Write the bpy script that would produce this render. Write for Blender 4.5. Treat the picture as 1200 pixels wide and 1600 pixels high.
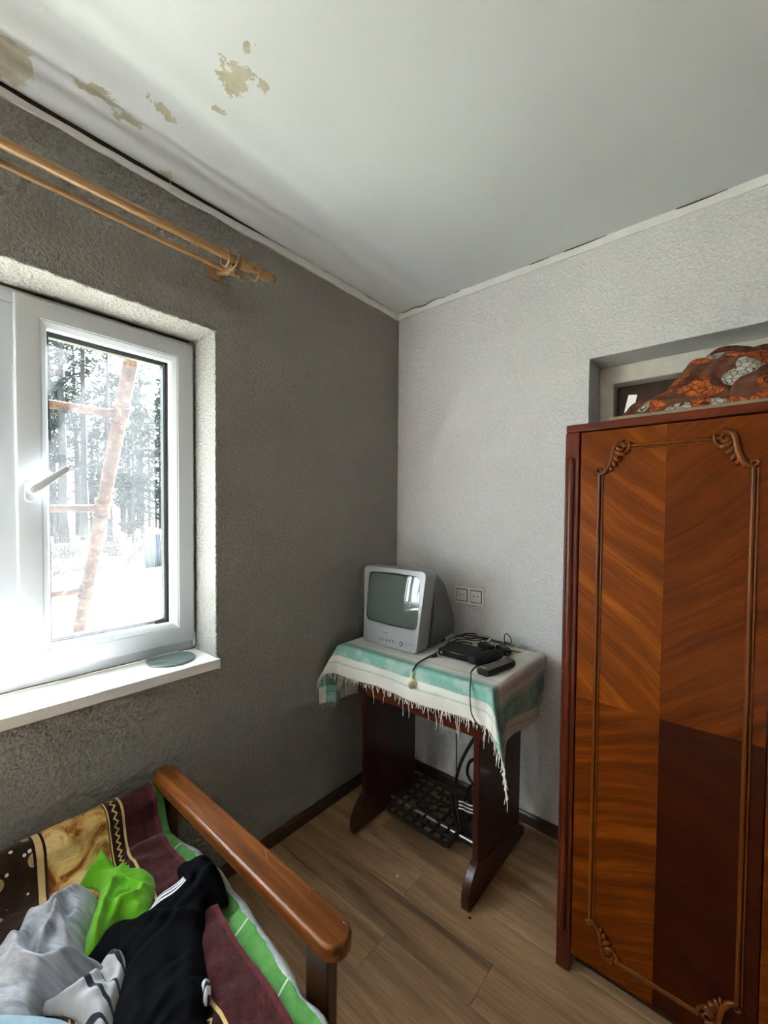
import bpy, bmesh, math, random
from math import sin, cos, pi, sqrt, exp, atan2, hypot, radians
from mathutils import Vector, Matrix, noise

for o in list(bpy.data.objects):
    bpy.data.objects.remove(o, do_unlink=True)
SC = bpy.context.scene
COL = SC.collection

# ------------------------------------------------------------------ camera
CAM = Vector((1.438, -1.809, 1.364))
F_PX, PPX, PPY = 658.4, 600.0, 818.93
YAW, PITCH, ROLL = radians(40.277), radians(1.569), radians(0.4537)
_fw = Vector((-sin(YAW) * cos(PITCH), cos(YAW) * cos(PITCH), -sin(PITCH)))
_r = Vector((cos(YAW), sin(YAW), 0))
_u = _r.cross(_fw)
RIGHT = _r * cos(ROLL) + _u * sin(ROLL)
UP = _u * cos(ROLL) - _r * sin(ROLL)
FWD = _fw
camd = bpy.data.cameras.new('camera')
cam = bpy.data.objects.new('camera', camd)
COL.objects.link(cam)
mw = Matrix((RIGHT, UP, -FWD)).transposed().to_4x4()
mw.translation = CAM
cam.matrix_world = mw
camd.sensor_fit = 'VERTICAL'
camd.sensor_height = 36.0
camd.lens = F_PX / 1600 * 36.0
camd.shift_y = (PPY - 800) / 1600
camd.clip_start = 0.02
camd.clip_end = 300
SC.camera = cam

# ------------------------------------------------------------------ world, sun, exposure
SKY_STRENGTH = 1.9
SUN_STRENGTH = 46.0
EXPOSURE = 2.9
world = bpy.data.worlds.new('sky')
SC.world = world
world.use_nodes = True
wn = world.node_tree
for n in list(wn.nodes):
    wn.nodes.remove(n)
wo = wn.nodes.new('ShaderNodeOutputWorld')
wb = wn.nodes.new('ShaderNodeBackground')
wb.inputs['Color'].default_value = (0.84, 0.94, 1.0, 1)     # bright hazy sky
wb.inputs['Strength'].default_value = SKY_STRENGTH
wn.links.new(wb.outputs[0], wo.inputs[0])
sund = bpy.data.lights.new('sun', 'SUN')
sund.energy = SUN_STRENGTH
sund.angle = radians(2.0)
sund.color = (0.95, 0.97, 1.0)
sun = bpy.data.objects.new('sun', sund)
COL.objects.link(sun)
sd = Vector((0.655 * cos(radians(33)), -0.755 * cos(radians(33)), -sin(radians(33))))
sun.rotation_euler = sd.to_track_quat('-Z', 'Y').to_euler()
sun.location = (-6, 7, 6)
portd = bpy.data.lights.new('window_portal', 'AREA')         # sampling guide only: emits nothing itself
portd.shape = 'RECTANGLE'
portd.size = 1.72
portd.size_y = 1.16
portd.cycles.is_portal = True
port = bpy.data.objects.new('window_portal', portd)
COL.objects.link(port)
port.location = (-0.27, -1.90, 1.42)
port.rotation_euler = Vector((1, 0, 0)).to_track_quat('-Z', 'Y').to_euler()
SC.view_settings.view_transform = 'Standard'
SC.view_settings.look = 'None'
SC.view_settings.gamma = 1
SC.view_settings.use_curve_mapping = False
SC.view_settings.exposure = EXPOSURE
cy = SC.cycles
cy.use_denoising = True
cy.use_adaptive_sampling = True
cy.adaptive_threshold = 0.04
cy.max_bounces = 8
cy.diffuse_bounces = 5
cy.glossy_bounces = 3
cy.transmission_bounces = 5
cy.transparent_max_bounces = 16
cy.caustics_reflective = False
cy.caustics_refractive = False
cy.sample_clamp_indirect = 8.0

# ------------------------------------------------------------------ helpers: from picture point to place
def ray(x, y):
    return (RIGHT * (x - PPX) - UP * (y - PPY) + FWD * F_PX)
def onx(X, x, y):
    r = ray(x, y); return CAM + r * ((X - CAM.x) / r.x)
def ony(Y, x, y):
    r = ray(x, y); return CAM + r * ((Y - CAM.y) / r.y)
def onz(Z, x, y):
    r = ray(x, y); return CAM + r * ((Z - CAM.z) / r.z)

# ------------------------------------------------------------------ helpers: materials
def C4(c):
    return (c[0], c[1], c[2], 1.0)
def srgb(r, g, b):
    f = lambda v: (v / 255 / 12.92) if v / 255 <= 0.04045 else ((v / 255 + 0.055) / 1.055) ** 2.4
    return (f(r), f(g), f(b))
class Mat:
    def __init__(s, name):
        s.m = bpy.data.materials.new(name); s.m.use_nodes = True
        s.t = s.m.node_tree
        for n in list(s.t.nodes):
            s.t.nodes.remove(n)
        s.out = s.n('ShaderNodeOutputMaterial')
        s.p = s.n('ShaderNodeBsdfPrincipled')
        s.l(s.p.outputs[0], s.out.inputs[0])
        s._tc = None
    def n(s, t, **k):
        nd = s.t.nodes.new(t)
        for a, b in k.items():
            setattr(nd, a, b)
        return nd
    def l(s, a, b):
        s.t.links.new(a, b)
    def set(s, **k):
        nm = {'rough': 'Roughness', 'metal': 'Metallic', 'spec': 'Specular IOR Level', 'coat': 'Coat Weight', 'coatr': 'Coat Roughness', 'sheen': 'Sheen Weight'}
        for a, b in k.items():
            if a == 'color':
                s.p.inputs['Base Color'].default_value = C4(b)
            else:
                s.p.inputs[nm[a]].default_value = b
        return s
    def tc(s, kind='Object'):
        if s._tc is None:
            s._tc = s.n('ShaderNodeTexCoord')
        return s._tc.outputs[kind]
    def mapping(s, vec, scale=(1, 1, 1), rot=(0, 0, 0), loc=(0, 0, 0)):
        m = s.n('ShaderNodeMapping')
        m.inputs['Scale'].default_value = scale
        m.inputs['Rotation'].default_value = rot
        m.inputs['Location'].default_value = loc
        s.l(vec, m.inputs['Vector'])
        return m.outputs[0]
    def noise(s, vec, scale=5, detail=2, rough=0.5, dist=0.0, out=0):
        n = s.n('ShaderNodeTexNoise')
        n.inputs['Scale'].default_value = scale
        n.inputs['Detail'].default_value = detail
        n.inputs['Roughness'].default_value = rough
        n.inputs['Distortion'].default_value = dist
        if vec is not None:
            s.l(vec, n.inputs['Vector'])
        return n.outputs[out]
    def voronoi(s, vec, scale=5, feature='F1', out='Distance', rand=1.0):
        n = s.n('ShaderNodeTexVoronoi', feature=feature)
        n.inputs['Scale'].default_value = scale
        n.inputs['Randomness'].default_value = rand
        s.l(vec, n.inputs['Vector'])
        return n.outputs[out]
    def ramp(s, fac, stops, interp='LINEAR'):
        n = s.n('ShaderNodeValToRGB')
        cr = n.color_ramp
        cr.interpolation = interp
        while len(cr.elements) > len(stops):
            cr.elements.remove(cr.elements[-1])
        while len(cr.elements) < len(stops):
            cr.elements.new(0.5)
        for e, (p, c) in zip(cr.elements, stops):
            e.position = p
            e.color = C4(c) if hasattr(c, '__len__') else (c, c, c, 1)
        s.l(fac, n.inputs[0])
        return n.outputs[0]
    def math(s, op, a, b=None, c=None, clamp=False):
        n = s.n('ShaderNodeMath', operation=op); n.use_clamp = clamp
        for i, v in enumerate((a, b, c)):
            if v is None:
                continue
            if isinstance(v, (int, float)):
                n.inputs[i].default_value = v
            else:
                s.l(v, n.inputs[i])
        return n.outputs[0]
    def mix(s, fac, a, b, blend='MIX'):
        n = s.n('ShaderNodeMix', data_type='RGBA', blend_type=blend)
        for sock, v in ((n.inputs[0], fac), (n.inputs[6], a), (n.inputs[7], b)):
            if isinstance(v, (int, float)):
                sock.default_value = v
            elif isinstance(v, tuple):
                sock.default_value = C4(v)
            else:
                s.l(v, sock)
        return n.outputs[2]
    def sep(s, vec):
        n = s.n('ShaderNodeSeparateXYZ'); s.l(vec, n.inputs[0]); return n.outputs
    def comb(s, x, y, z):
        n = s.n('ShaderNodeCombineXYZ')
        for i, v in enumerate((x, y, z)):
            if isinstance(v, (int, float)):
                n.inputs[i].default_value = v
            else:
                s.l(v, n.inputs[i])
        return n.outputs[0]
    def color(s, sock):
        if isinstance(sock, tuple):
            s.p.inputs['Base Color'].default_value = C4(sock)
        else:
            s.l(sock, s.p.inputs['Base Color'])
    def bump(s, h, strength=0.5, dist=0.01):
        n = s.n('ShaderNodeBump')
        n.inputs['Strength'].default_value = strength
        n.inputs['Distance'].default_value = dist
        s.l(h, n.inputs['Height'])
        s.l(n.outputs[0], s.p.inputs['Normal'])

def plain(name, col, rough=0.5, metal=0.0, spec=0.5, var=0.0, vscale=20, bump=0.0, bscale=60, bdist=0.003, **k):
    m = Mat(name); m.set(rough=rough, metal=metal, spec=spec, **k)
    if var > 0:
        f = m.noise(m.tc(), vscale, 4, 0.6)
        d = tuple(max(0, c * (1 - var)) for c in col); e = tuple(min(1, c * (1 + var)) for c in col)
        m.color(m.ramp(f, [(0.3, d), (0.7, e)]))
    else:
        m.color(tuple(col))
    if bump > 0:
        m.bump(m.noise(m.tc(), bscale, 3, 0.6), bump, bdist)
    return m.m

def wood(name, dark, mid, light, axis='x', scale=1.0, rough=0.35, coat=0.0, rot=(0, 0, 0), stretch=14, fine=1.0, perobj=False, spec=0.5, bump=0.08):
    m = Mat(name); m.set(rough=rough, spec=spec, coat=coat, coatr=0.12)
    v = m.tc()
    if perobj:
        oi = m.n('ShaderNodeObjectInfo')
        add = m.n('ShaderNodeVectorMath', operation='ADD')
        sh = m.math('MULTIPLY', oi.outputs['Random'], 37.0)
        m.l(v, add.inputs[0]); m.l(m.comb(sh, sh, sh), add.inputs[1])
        v = add.outputs[0]
    v = m.mapping(v, rot=rot)
    s = [stretch, stretch, stretch]
    s['xyz'.index(axis)] = 1.0
    lv = m.mapping(v, scale=tuple(q * scale for q in s))
    n1 = m.noise(lv, 1.6, 4, 0.55, 0.6)
    s2 = [120, 120, 120]; s2['xyz'.index(axis)] = 5
    n2 = m.noise(m.mapping(v, scale=tuple(q * fine for q in s2)), 1.5, 3, 0.6, 0.2)
    c1 = m.ramp(n1, [(0.28, dark), (0.5, mid), (0.72, light)])
    c2 = m.ramp(n2, [(0.3, (0.55, 0.55, 0.55)), (0.65, (1, 1, 1))])
    c = m.mix(0.75, c1, c2, 'MULTIPLY')
    if perobj:
        b = m.math('MULTIPLY_ADD', oi.outputs['Random'], 0.34, 0.80)
        c = m.mix(1.0, c, m.comb(b, b, b), 'MULTIPLY')
    m.color(c)
    m.bump(n2, bump, 0.002)
    return m.m

# ------------------------------------------------------------------ helpers: meshes and objects
BASE = {}
def tag(o, label=None, cat=None, group=None, kind=None):
    if label: o['label'] = label
    if cat: o['category'] = cat
    if group: o['group'] = group
    if kind: o['kind'] = kind
    return o
def thing(name, loc, label, cat, group=None):
    o = bpy.data.objects.new(name, None)
    o.empty_display_size = 0.05
    COL.objects.link(o)
    o.location = loc
    BASE[o] = Vector(loc)
    return tag(o, label, cat, group)
def copy_tree(o, parent=None):
    c = o.copy(); COL.objects.link(c)
    c.parent = parent
    BASE[c] = BASE.get(o, Vector())
    for ch in list(o.children):
        copy_tree(ch, c)
    return c

class MB:
    def __init__(s):
        s.v = []; s.f = []; s.uv = None; s.fm = {}
    def add(s, vs, fs, mi=0):
        b = len(s.v)
        s.v += [Vector(q) for q in vs]
        for f in fs:
            if mi: s.fm[len(s.f)] = mi
            s.f.append(tuple(i + b for i in f))
        return b
    def box(s, a, b, mi=0, M=None):
        x0, y0, z0 = [min(p, q) for p, q in zip(a, b)]; x1, y1, z1 = [max(p, q) for p, q in zip(a, b)]
        vs = [Vector(q) for q in ((x0,y0,z0),(x1,y0,z0),(x1,y1,z0),(x0,y1,z0),(x0,y0,z1),(x1,y0,z1),(x1,y1,z1),(x0,y1,z1))]
        if M is not None: vs = [M @ q for q in vs]
        s.add(vs, [(0,3,2,1),(4,5,6,7),(0,1,5,4),(1,2,6,5),(2,3,7,6),(3,0,4,7)], mi)
        return s
    def rings(s, rs, closed=True, cap=True, mi=0):
        n = len(rs[0]); vs = [p for r in rs for p in r]; fs = []
        for i in range(len(rs) - 1):
            for j in range(n if closed else n - 1):
                k = (j + 1) % n
                fs.append((i*n+j, i*n+k, (i+1)*n+k, (i+1)*n+j))
        if cap and closed:
            fs.append(tuple(range(n - 1, -1, -1))); fs.append(tuple((len(rs)-1)*n + j for j in range(n)))
        s.add(vs, fs, mi)
        return s
    def tube(s, pts, r, n=8, cap=True, mi=0, flat=1.0):
        pts = [Vector(p) for p in pts]
        rad = r if hasattr(r, '__len__') else [r] * len(pts)
        t0 = (pts[1] - pts[0]).normalized()
        ref = Vector((0, 0, 1)) if abs(t0.z) < 0.9 else Vector((1, 0, 0))
        nrm = (ref - t0 * ref.dot(t0)).normalized()
        rs = []
        for i, p in enumerate(pts):
            a = pts[max(i - 1, 0)]; b = pts[min(i + 1, len(pts) - 1)]
            t = (b - a)
            t = t.normalized() if t.length > 1e-9 else t0
            nrm = (nrm - t * nrm.dot(t))
            nrm = nrm.normalized() if nrm.length > 1e-6 else t.orthogonal().normalized()
            bn = t.cross(nrm)
            rs.append([p + (nrm * cos(2*pi*j/n) + bn * sin(2*pi*j/n) * flat) * rad[i] for j in range(n)])
        return s.rings(rs, cap=cap, mi=mi)
    def lathe(s, prof, origin, axis, n=20, mi=0):
        axis = Vector(axis).normalized(); a = axis.orthogonal().normalized(); b = axis.cross(a); o = Vector(origin)
        rs = [[o + axis * h + (a * cos(2*pi*j/n) + b * sin(2*pi*j/n)) * max(r, 1e-5) for j in range(n)] for r, h in prof]
        return s.rings(rs, mi=mi)
    def prism(s, poly, O, U, V, W, d0, d1, mi=0):
        O, U, V, W = Vector(O), Vector(U), Vector(V), Vector(W)
        a = [O + U*p[0] + V*p[1] + W*d0 for p in poly]; b = [O + U*p[0] + V*p[1] + W*d1 for p in poly]
        return s.rings([a, b], mi=mi)
    def grid(s, nu, nv, fn, mi=0, uvfn=None):
        b = len(s.v); vs = [fn(i / (nu - 1), j / (nv - 1)) for j in range(nv) for i in range(nu)]
        s.add(vs, [(j*nu+i, j*nu+i+1, (j+1)*nu+i+1, (j+1)*nu+i) for j in range(nv-1) for i in range(nu-1)], mi)
        if uvfn:
            if s.uv is None: s.uv = {}
            for j in range(nv):
                for i in range(nu):
                    s.uv[b + j*nu + i] = uvfn(i / (nu-1), j / (nv-1))
        return s
    def build(s, name, mat, parent=None, smooth=None, bevel=0.0, bseg=2, solid=0.0, subsurf=0, local=False, recalc=True):
        off = Vector() if local else BASE.get(parent, Vector())
        me = bpy.data.meshes.new(name)
        me.from_pydata([tuple(p - off) for p in s.v], [], s.f)
        mats = mat if isinstance(mat, (list, tuple)) else [mat]
        for m in mats: me.materials.append(m)
        if s.fm:
            mi = [0] * len(s.f)
            for k, q in s.fm.items(): mi[k] = q
            me.polygons.foreach_set('material_index', mi)
        if s.uv is not None:
            ul = me.uv_layers.new(name='UVMap')
            li = [0] * len(me.loops); me.loops.foreach_get('vertex_index', li)
            fl = []
            for i in li: fl += list(s.uv.get(i, (0, 0)))
            ul.data.foreach_set('uv', fl)
        if recalc:
            bm = bmesh.new(); bm.from_mesh(me); bmesh.ops.recalc_face_normals(bm, faces=bm.faces); bm.to_mesh(me); bm.free()
        if smooth is True:
            me.polygons.foreach_set('use_smooth', [True] * len(me.polygons))
        elif smooth:
            me.polygons.foreach_set('use_smooth', [True] * len(me.polygons))
            me.set_sharp_from_angle(angle=radians(smooth))
        me.update()
        o = bpy.data.objects.new(name, me)
        COL.objects.link(o)
        if parent is not None: o.parent = parent
        BASE[o] = off
        if bevel > 0:
            md = o.modifiers.new('bevel', 'BEVEL'); md.width = bevel; md.segments = bseg; md.limit_method = 'ANGLE'; md.angle_limit = radians(40)
            md.harden_normals = False
            if smooth is None:
                me.polygons.foreach_set('use_smooth', [True] * len(me.polygons)); me.set_sharp_from_angle(angle=radians(50))
        if solid:
            md = o.modifiers.new('thickness', 'SOLIDIFY'); md.thickness = solid; md.offset = -1
        if subsurf:
            md = o.modifiers.new('subsurf', 'SUBSURF'); md.levels = subsurf; md.render_levels = subsurf
        return o

def spline(pts, n=8):
    pts = [Vector(p) for p in pts]; out = []
    for i in range(len(pts) - 1):
        p0 = pts[max(i-1, 0)]; p1 = pts[i]; p2 = pts[i+1]; p3 = pts[min(i+2, len(pts)-1)]
        for k in range(n):
            t = k / n
            out.append(0.5 * ((2*p1) + (p2-p0)*t + (2*p0-5*p1+4*p2-p3)*t*t + (3*p1-p0-3*p2+p3)*t**3))
    out.append(pts[-1])
    return out
def sstep(a, b, x):
    t = min(1, max(0, (x - a) / (b - a))); return t * t * (3 - 2 * t)
def rrect(cx, cz, hw, hh, r, n=5):
    out = []
    for (sx, sz, a0) in ((1, 1, 0), (-1, 1, 90), (-1, -1, 180), (1, -1, 270)):
        for k in range(n + 1):
            a = radians(a0 + 90 * k / n)
            out.append((cx + sx * (hw - r) + r * cos(a), cz + sz * (hh - r) + r * sin(a)))
    return out
# ------------------------------------------------------------------ materials of the room
def wallpaper(name, col, bs=0.62):
    m = Mat(name); m.set(rough=0.75, spec=0.25)
    v = m.tc()
    n1 = m.noise(v, 95, 3, 0.55, 0.4)
    n2 = m.voronoi(m.mapping(v, scale=(1, 1, 1)), 120, 'SMOOTH_F1')
    h = m.math('ADD', m.ramp(n1, [(0.38, 0.0), (0.62, 1.0)]), m.math('MULTIPLY', n2, 0.5))
    big = m.noise(v, 2.2, 3, 0.6)
    d = tuple(c * 0.93 for c in col)
    c = m.ramp(big, [(0.35, d), (0.65, col)])
    c = m.mix(0.55, c, m.ramp(n1, [(0.32, (0.80, 0.80, 0.80)), (0.55, (1, 1, 1))]), 'MULTIPLY')
    m.color(c)
    m.bump(h, bs, 0.005)
    return m.m
M_WALL = wallpaper('textured_wallpaper', srgb(224, 224, 224))
M_WALL_L = wallpaper('textured_wallpaper_shaded', srgb(160, 158, 152), 1.0)  # same wallpaper, with the window wall's shade put into a darker colour
M_WALL_O = wallpaper('beige_wallpaper', srgb(172, 170, 166))
M_STRIP = plain('white_painted_trim', srgb(225, 226, 224), 0.5, var=0.06, vscale=9, bump=0.1, bscale=40)
M_GAP = plain('gap_shade', srgb(52, 40, 26), 0.9, var=0.3, vscale=30)  # dark colour put in for the shade inside open gaps
M_PVC = plain('white_pvc', srgb(184, 188, 192), 0.32, spec=0.5)
M_SILL = plain('white_sill', srgb(222, 221, 218), 0.35, var=0.03, vscale=6)
M_BLACK_RUBBER = plain('black_rubber', srgb(20, 20, 21), 0.5)
M_CHROME = plain('metal_hinge', srgb(150, 145, 135), 0.35, metal=0.8)
M_BASEB = wood('brown_baseboard', srgb(50, 33, 24), srgb(74, 49, 35), srgb(92, 62, 44), 'y', 1.0, 0.4)
M_BASEBX = wood('brown_baseboard_across', srgb(50, 33, 24), srgb(74, 49, 35), srgb(92, 62, 44), 'x', 1.0, 0.4)

def pane_mat():
    m = Mat('window_glass')
    tr = m.n('ShaderNodeBsdfTransparent'); tr.inputs[0].default_value = (0.97, 0.985, 0.98, 1)
    gl = m.n('ShaderNodeBsdfGlossy'); gl.inputs['Roughness'].default_value = 0.02
    tl = m.n('ShaderNodeBsdfTranslucent'); tl.inputs[0].default_value = (0.9, 0.95, 1.0, 1)
    lw = m.n('ShaderNodeLayerWeight'); fr = m.math('MULTIPLY_ADD', m.math('POWER', lw.outputs['Facing'], 5.0), 0.45, 0.025)
    a = m.n('ShaderNodeMixShader'); m.l(fr, a.inputs[0]); m.l(tr.outputs[0], a.inputs[1]); m.l(gl.outputs[0], a.inputs[2])
    b = m.n('ShaderNodeMixShader')
    dirt = m.noise(m.tc(), 7, 4, 0.6)
    m.l(m.ramp(dirt, [(0.3, 0.0028), (0.75, 0.0055)]), b.inputs[0])
    m.l(a.outputs[0], b.inputs[1]); m.l(tl.outputs[0], b.inputs[2])
    m.t.nodes.remove(m.p)
    m.l(b.outputs[0], m.out.inputs[0])
    return m.m
M_PANE = pane_mat()

# ------------------------------------------------------------------ room shell
CEIL = 2.432
XR, YF = 2.80, -3.35
WY0, WY1, WZ0, WZ1 = -2.75, -1.043, 0.80, 2.004     # window opening in the left wall
w = MB()
T = -0.245
w.box((T, YF, -0.05), (0, 0.36, WZ0))
w.box((T, YF, WZ1), (0, 0.36, 2.62))
w.box((T, WY1, WZ0), (0, 0.36, WZ1))
w.box((T, YF, WZ0), (0, WY0, WZ1))
random.seed(3)
def lip(pts):                                        # uneven plaster lip along the edge of the window recess
    dense = []
    for a, b in zip(pts[:-1], pts[1:]):
        a, b = Vector(a), Vector(b); k = max(2, int((b - a).length / 0.006))
        dense += [a.lerp(b, i / k) for i in range(k)]
    dense.append(Vector(pts[-1]))
    out, rad = [], []
    for p in dense:
        q = p * 90
        out.append(p + Vector((noise.noise(q), noise.noise(q + Vector((9, 3, 1))), noise.noise(q + Vector((2, 7, 5))))) * 0.0035)
        rad.append(0.0040 + 0.0028 * noise.noise(q * 1.3 + Vector((4, 4, 4))))
    w.tube(out, rad, 6)
lip([(-0.002, WY1 - 0.001, WZ0 + 0.035), (-0.002, WY1 - 0.001, WZ1 + 0.001), (-0.002, WY0, WZ1 + 0.001)])
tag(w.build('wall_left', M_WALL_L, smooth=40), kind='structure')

DX0, DX1, DZ1 = 0.965, 1.875, 1.978                   # door recess in the back wall
w = MB()
w.box((0, 0, -0.05), (DX0, 0.36, 2.62))
w.box((DX1, 0, -0.05), (XR + 0.1, 0.36, 2.62))
w.box((DX0, 0, DZ1), (DX1, 0.36, 2.62))
tag(w.build('wall_back', M_WALL), kind='structure')
w = MB(); w.box((XR, YF, -0.05), (XR + 0.1, 0, 2.62)); tag(w.build('wall_right', M_WALL_O), kind='structure')
w = MB(); w.box((T, YF - 0.1, -0.05), (XR + 0.1, YF, 2.62)); tag(w.build('wall_front', M_WALL_O), kind='structure')

# ceiling: painted board, sagging in long waves beside the window wall, old stains where paint came off
def ceil_mat():
    m = Mat('painted_ceiling'); m.set(rough=0.42, spec=0.35)
    v = m.tc(); s = m.sep(v)
    base = m.ramp(m.noise(v, 1.5, 3), [(0.3, srgb(196, 201, 203)), (0.7, srgb(203, 208, 210))])
    nz = m.noise(v, 14, 5, 0.68); nz2 = m.noise(v, 45, 4, 0.7)
    jag = m.math('ADD', m.math('MULTIPLY', m.math('SUBTRACT', nz, 0.5), 2.6), m.math('MULTIPLY', m.math('SUBTRACT', nz2, 0.5), 1.2))
    tot = None
    for (px, py, rx, ry, ang, thr) in ((372, 118, 0.085, 0.060, -20, 0.62), (410, 132, 0.03, 0.028, 0, 0.5), (385, 80, 0.03, 0.022, 0, 0.45), (165, 157, 0.055, 0.13, 8, 0.55),
                                       (262, 180, 0.03, 0.12, 10, 0.30), (2, 92, 0.075, 0.085, 0, 0.75), (262, 273, 0.022, 0.020, 0, 0.95), (345, 172, 0.02, 0.04, 0, 0.25)):
        c = onz(CEIL, px, py)
        dx = m.math('SUBTRACT', s[0], c.x); dy = m.math('SUBTRACT', s[1], c.y)
        ca, sa = cos(radians(ang)), sin(radians(ang))
        u = m.math('DIVIDE', m.math('ADD', m.math('MULTIPLY', dx, ca), m.math('MULTIPLY', dy, sa)), rx)
        w_ = m.math('DIVIDE', m.math('SUBTRACT', m.math('MULTIPLY', dy, ca), m.math('MULTIPLY', dx, sa)), ry)
        d = m.math('SQRT', m.math('ADD', m.math('MULTIPLY', u, u), m.math('MULTIPLY', w_, w_)))
        mk = m.math('LESS_THAN', m.math('ADD', d, jag), thr)
        tot = mk if tot is None else m.math('MAXIMUM', tot, mk)
    stain = m.ramp(nz, [(0.35, srgb(158, 153, 132)), (0.6, srgb(178, 174, 156))])
    m.color(m.mix(tot, base, stain))
    hb = m.math('SUBTRACT', m.math('MULTIPLY', m.noise(v, 120, 2), 0.10), m.math('MULTIPLY', tot, 0.8))
    spots = m.ramp(m.voronoi(v, 6.0), [(0.0, 0.0), (0.02, 1.0)])
    m.bump(m.math('ADD', hb, m.math('MULTIPLY', spots, 0.25)), 0.35, 0.004)
    return m.m
w = MB()
def cz(x, y):
    A = 0.35 + 0.65 * (1 - sstep(-1.15, -0.35, y))
    wob = 0.035 * noise.noise(Vector((y * 1.7, x, 3.1)))
    g = exp(-((x - 0.20) / 0.17) ** 2)
    g = exp(-((x - 0.20) / 0.19) ** 2)
    return CEIL + A * g * 0.0150 * cos(2 * pi * (x + wob - 0.10) / 0.150) * (1 - exp(-(x / 0.05) ** 2)) + 0.002 * noise.noise(Vector((x * 2.3, y * 2.3, 0)))
NX, NY = 150, 70
w.grid(NX, NY, lambda a, b: ((-0.05 + (XR + 0.1) * (a ** 1.8)), YF - 0.05 + (0.1 - YF) * b, cz(-0.05 + (XR + 0.1) * (a ** 1.8), YF - 0.05 + (0.1 - YF) * b)))
tag(w.build('ceiling', ceil_mat(), smooth=True), kind='structure')

# strips where walls meet ceiling; dark slivers stand in for the gaps' shade
w = MB()
w.box((0.0, -0.011, 2.402), (XR, 0.0, CEIL + 0.003))
tb = tag(w.build('trim_1', M_STRIP, bevel=0.002), kind='structure')
for x0, x1, h in ((0.03, 0.30, 0.0035), (0.86, 1.02, 0.003), (0.72, 0.80, 0.002), (1.24, 1.38, 0.0035), (0.35, 0.38, 0.002)):
    g = MB(); n = 12
    up, lo = [], []
    for i in range(n + 1):
        t = i / n; x = x0 + (x1 - x0) * t; q = h * (0.35 + 0.65 * sin(pi * min(1, t * 1.15 + 0.05)) ** 0.5 if t < 0.95 else 0.2)
        zt = cz(x, -0.012) - 0.0004
        up.append((x, zt)); lo.append((x, zt - abs(q) - 0.0008))
    g.prism(up + lo[::-1], (0, 0, 0), (1, 0, 0), (0, 0, 1), (0, -1, 0), 0.0112, 0.0125)
    g.build('gap', M_GAP, tb)
w = MB(); n = 160; up = []; lo = []
for i in range(n + 1):
    y = -0.012 + (YF + 0.012) * i / n
    up.append((y, 2.416 + 0.004 * noise.noise(Vector((y * 3, 0, 0))) + 0.013 * sstep(-1.15, -0.75, y) + 0.004 * noise.noise(Vector((y * 14, 8, 0))))); lo.append((y, 2.397 + 0.006 * noise.noise(Vector((y * 9, 5, 0)))))
w.prism(up + lo[::-1], (0, 0, 0), (0, 1, 0), (0, 0, 1), (1, 0, 0), 0.0, 0.008)
tl = tag(w.build('trim_2', M_STRIP), kind='structure')
g = MB(); up = []; lo = []
for i in range(n + 1):
    y = -0.012 + (YF + 0.012) * i / n
    wd = 0.006 + 0.012 * sstep(-0.4, -1.5, y)
    up.append((y, CEIL + 0.02)); lo.append((y, 2.418 + 0.004 * noise.noise(Vector((y * 6, 2, 0)))))
g.prism(up + lo[::-1], (0, 0, 0), (0, 1, 0), (0, 0, 1), (1, 0, 0), 0.0, 0.004)
g.build('gap', M_GAP, tl)
random.seed(5)
for px, py, sz in ((432, 378, 0.026), (437, 384, 0.03), (570, 462, 0.016), (262, 278, 0.02)):   # torn bits of paint and fibre hanging from the gap
    p = onx(0.012, px, py); g = MB()
    g.tube(spline([p, p + Vector((0.006, 0.004, -sz * 0.4)), p + Vector((0.004, 0.008, -sz)), p + Vector((0.006, 0.007, -sz * 1.3))], 4), [0.0012] * 12 + [0.0006], 5)
    g.build('torn_paint', M_STRIP, tl)

# floor of laminate planks
tag(MB().box((0, YF, -0.06), (XR, 0.36, -0.012)).build('floor', plain('subfloor', srgb(60, 45, 32), 0.8)), kind='structure')
floor = bpy.data.objects['floor']
M_PLANK = wood('brown_laminate', srgb(122, 92, 68), srgb(178, 139, 103), srgb(206, 167, 128), 'x', 0.85, 0.42, stretch=9, perobj=True, spec=0.4, bump=0.12)
random.seed(11)
W = 0.1425
fixed = {0: 0.552, -1: 0.897, -2: 0.593}
k = -20
while True:
    y0 = -0.642 + W * k
    if y0 > 0: break
    y1 = min(y0 + W, -0.001); y0c = max(y0, YF + 0.001)
    if y1 <= y0c + 0.01:
        k += 1; continue
    j = fixed.get(k, random.uniform(0.1, 1.2))
    cuts = sorted(set([0.001, XR - 0.001] + [j + 1.25 * q for q in range(-2, 4) if 0.04 < j + 1.25 * q < XR - 0.04]))
    for a, b in zip(cuts[:-1], cuts[1:]):
        p = MB(); gp = 0.0005; ch = 0.0011
        A = [(a + gp, y0c + gp), (b - gp, y0c + gp), (b - gp, y1 - gp), (a + gp, y1 - gp)]
        Bq = [(a + gp + ch, y0c + gp + ch), (b - gp - ch, y0c + gp + ch), (b - gp - ch, y1 - gp - ch), (a + gp + ch, y1 - gp - ch)]
        p.rings([[(x, y, -0.012) for x, y in A], [(x, y, -0.0008) for x, y in A], [(x, y, 0) for x, y in Bq]])
        p.build('plank', M_PLANK, floor)
    k += 1

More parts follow.
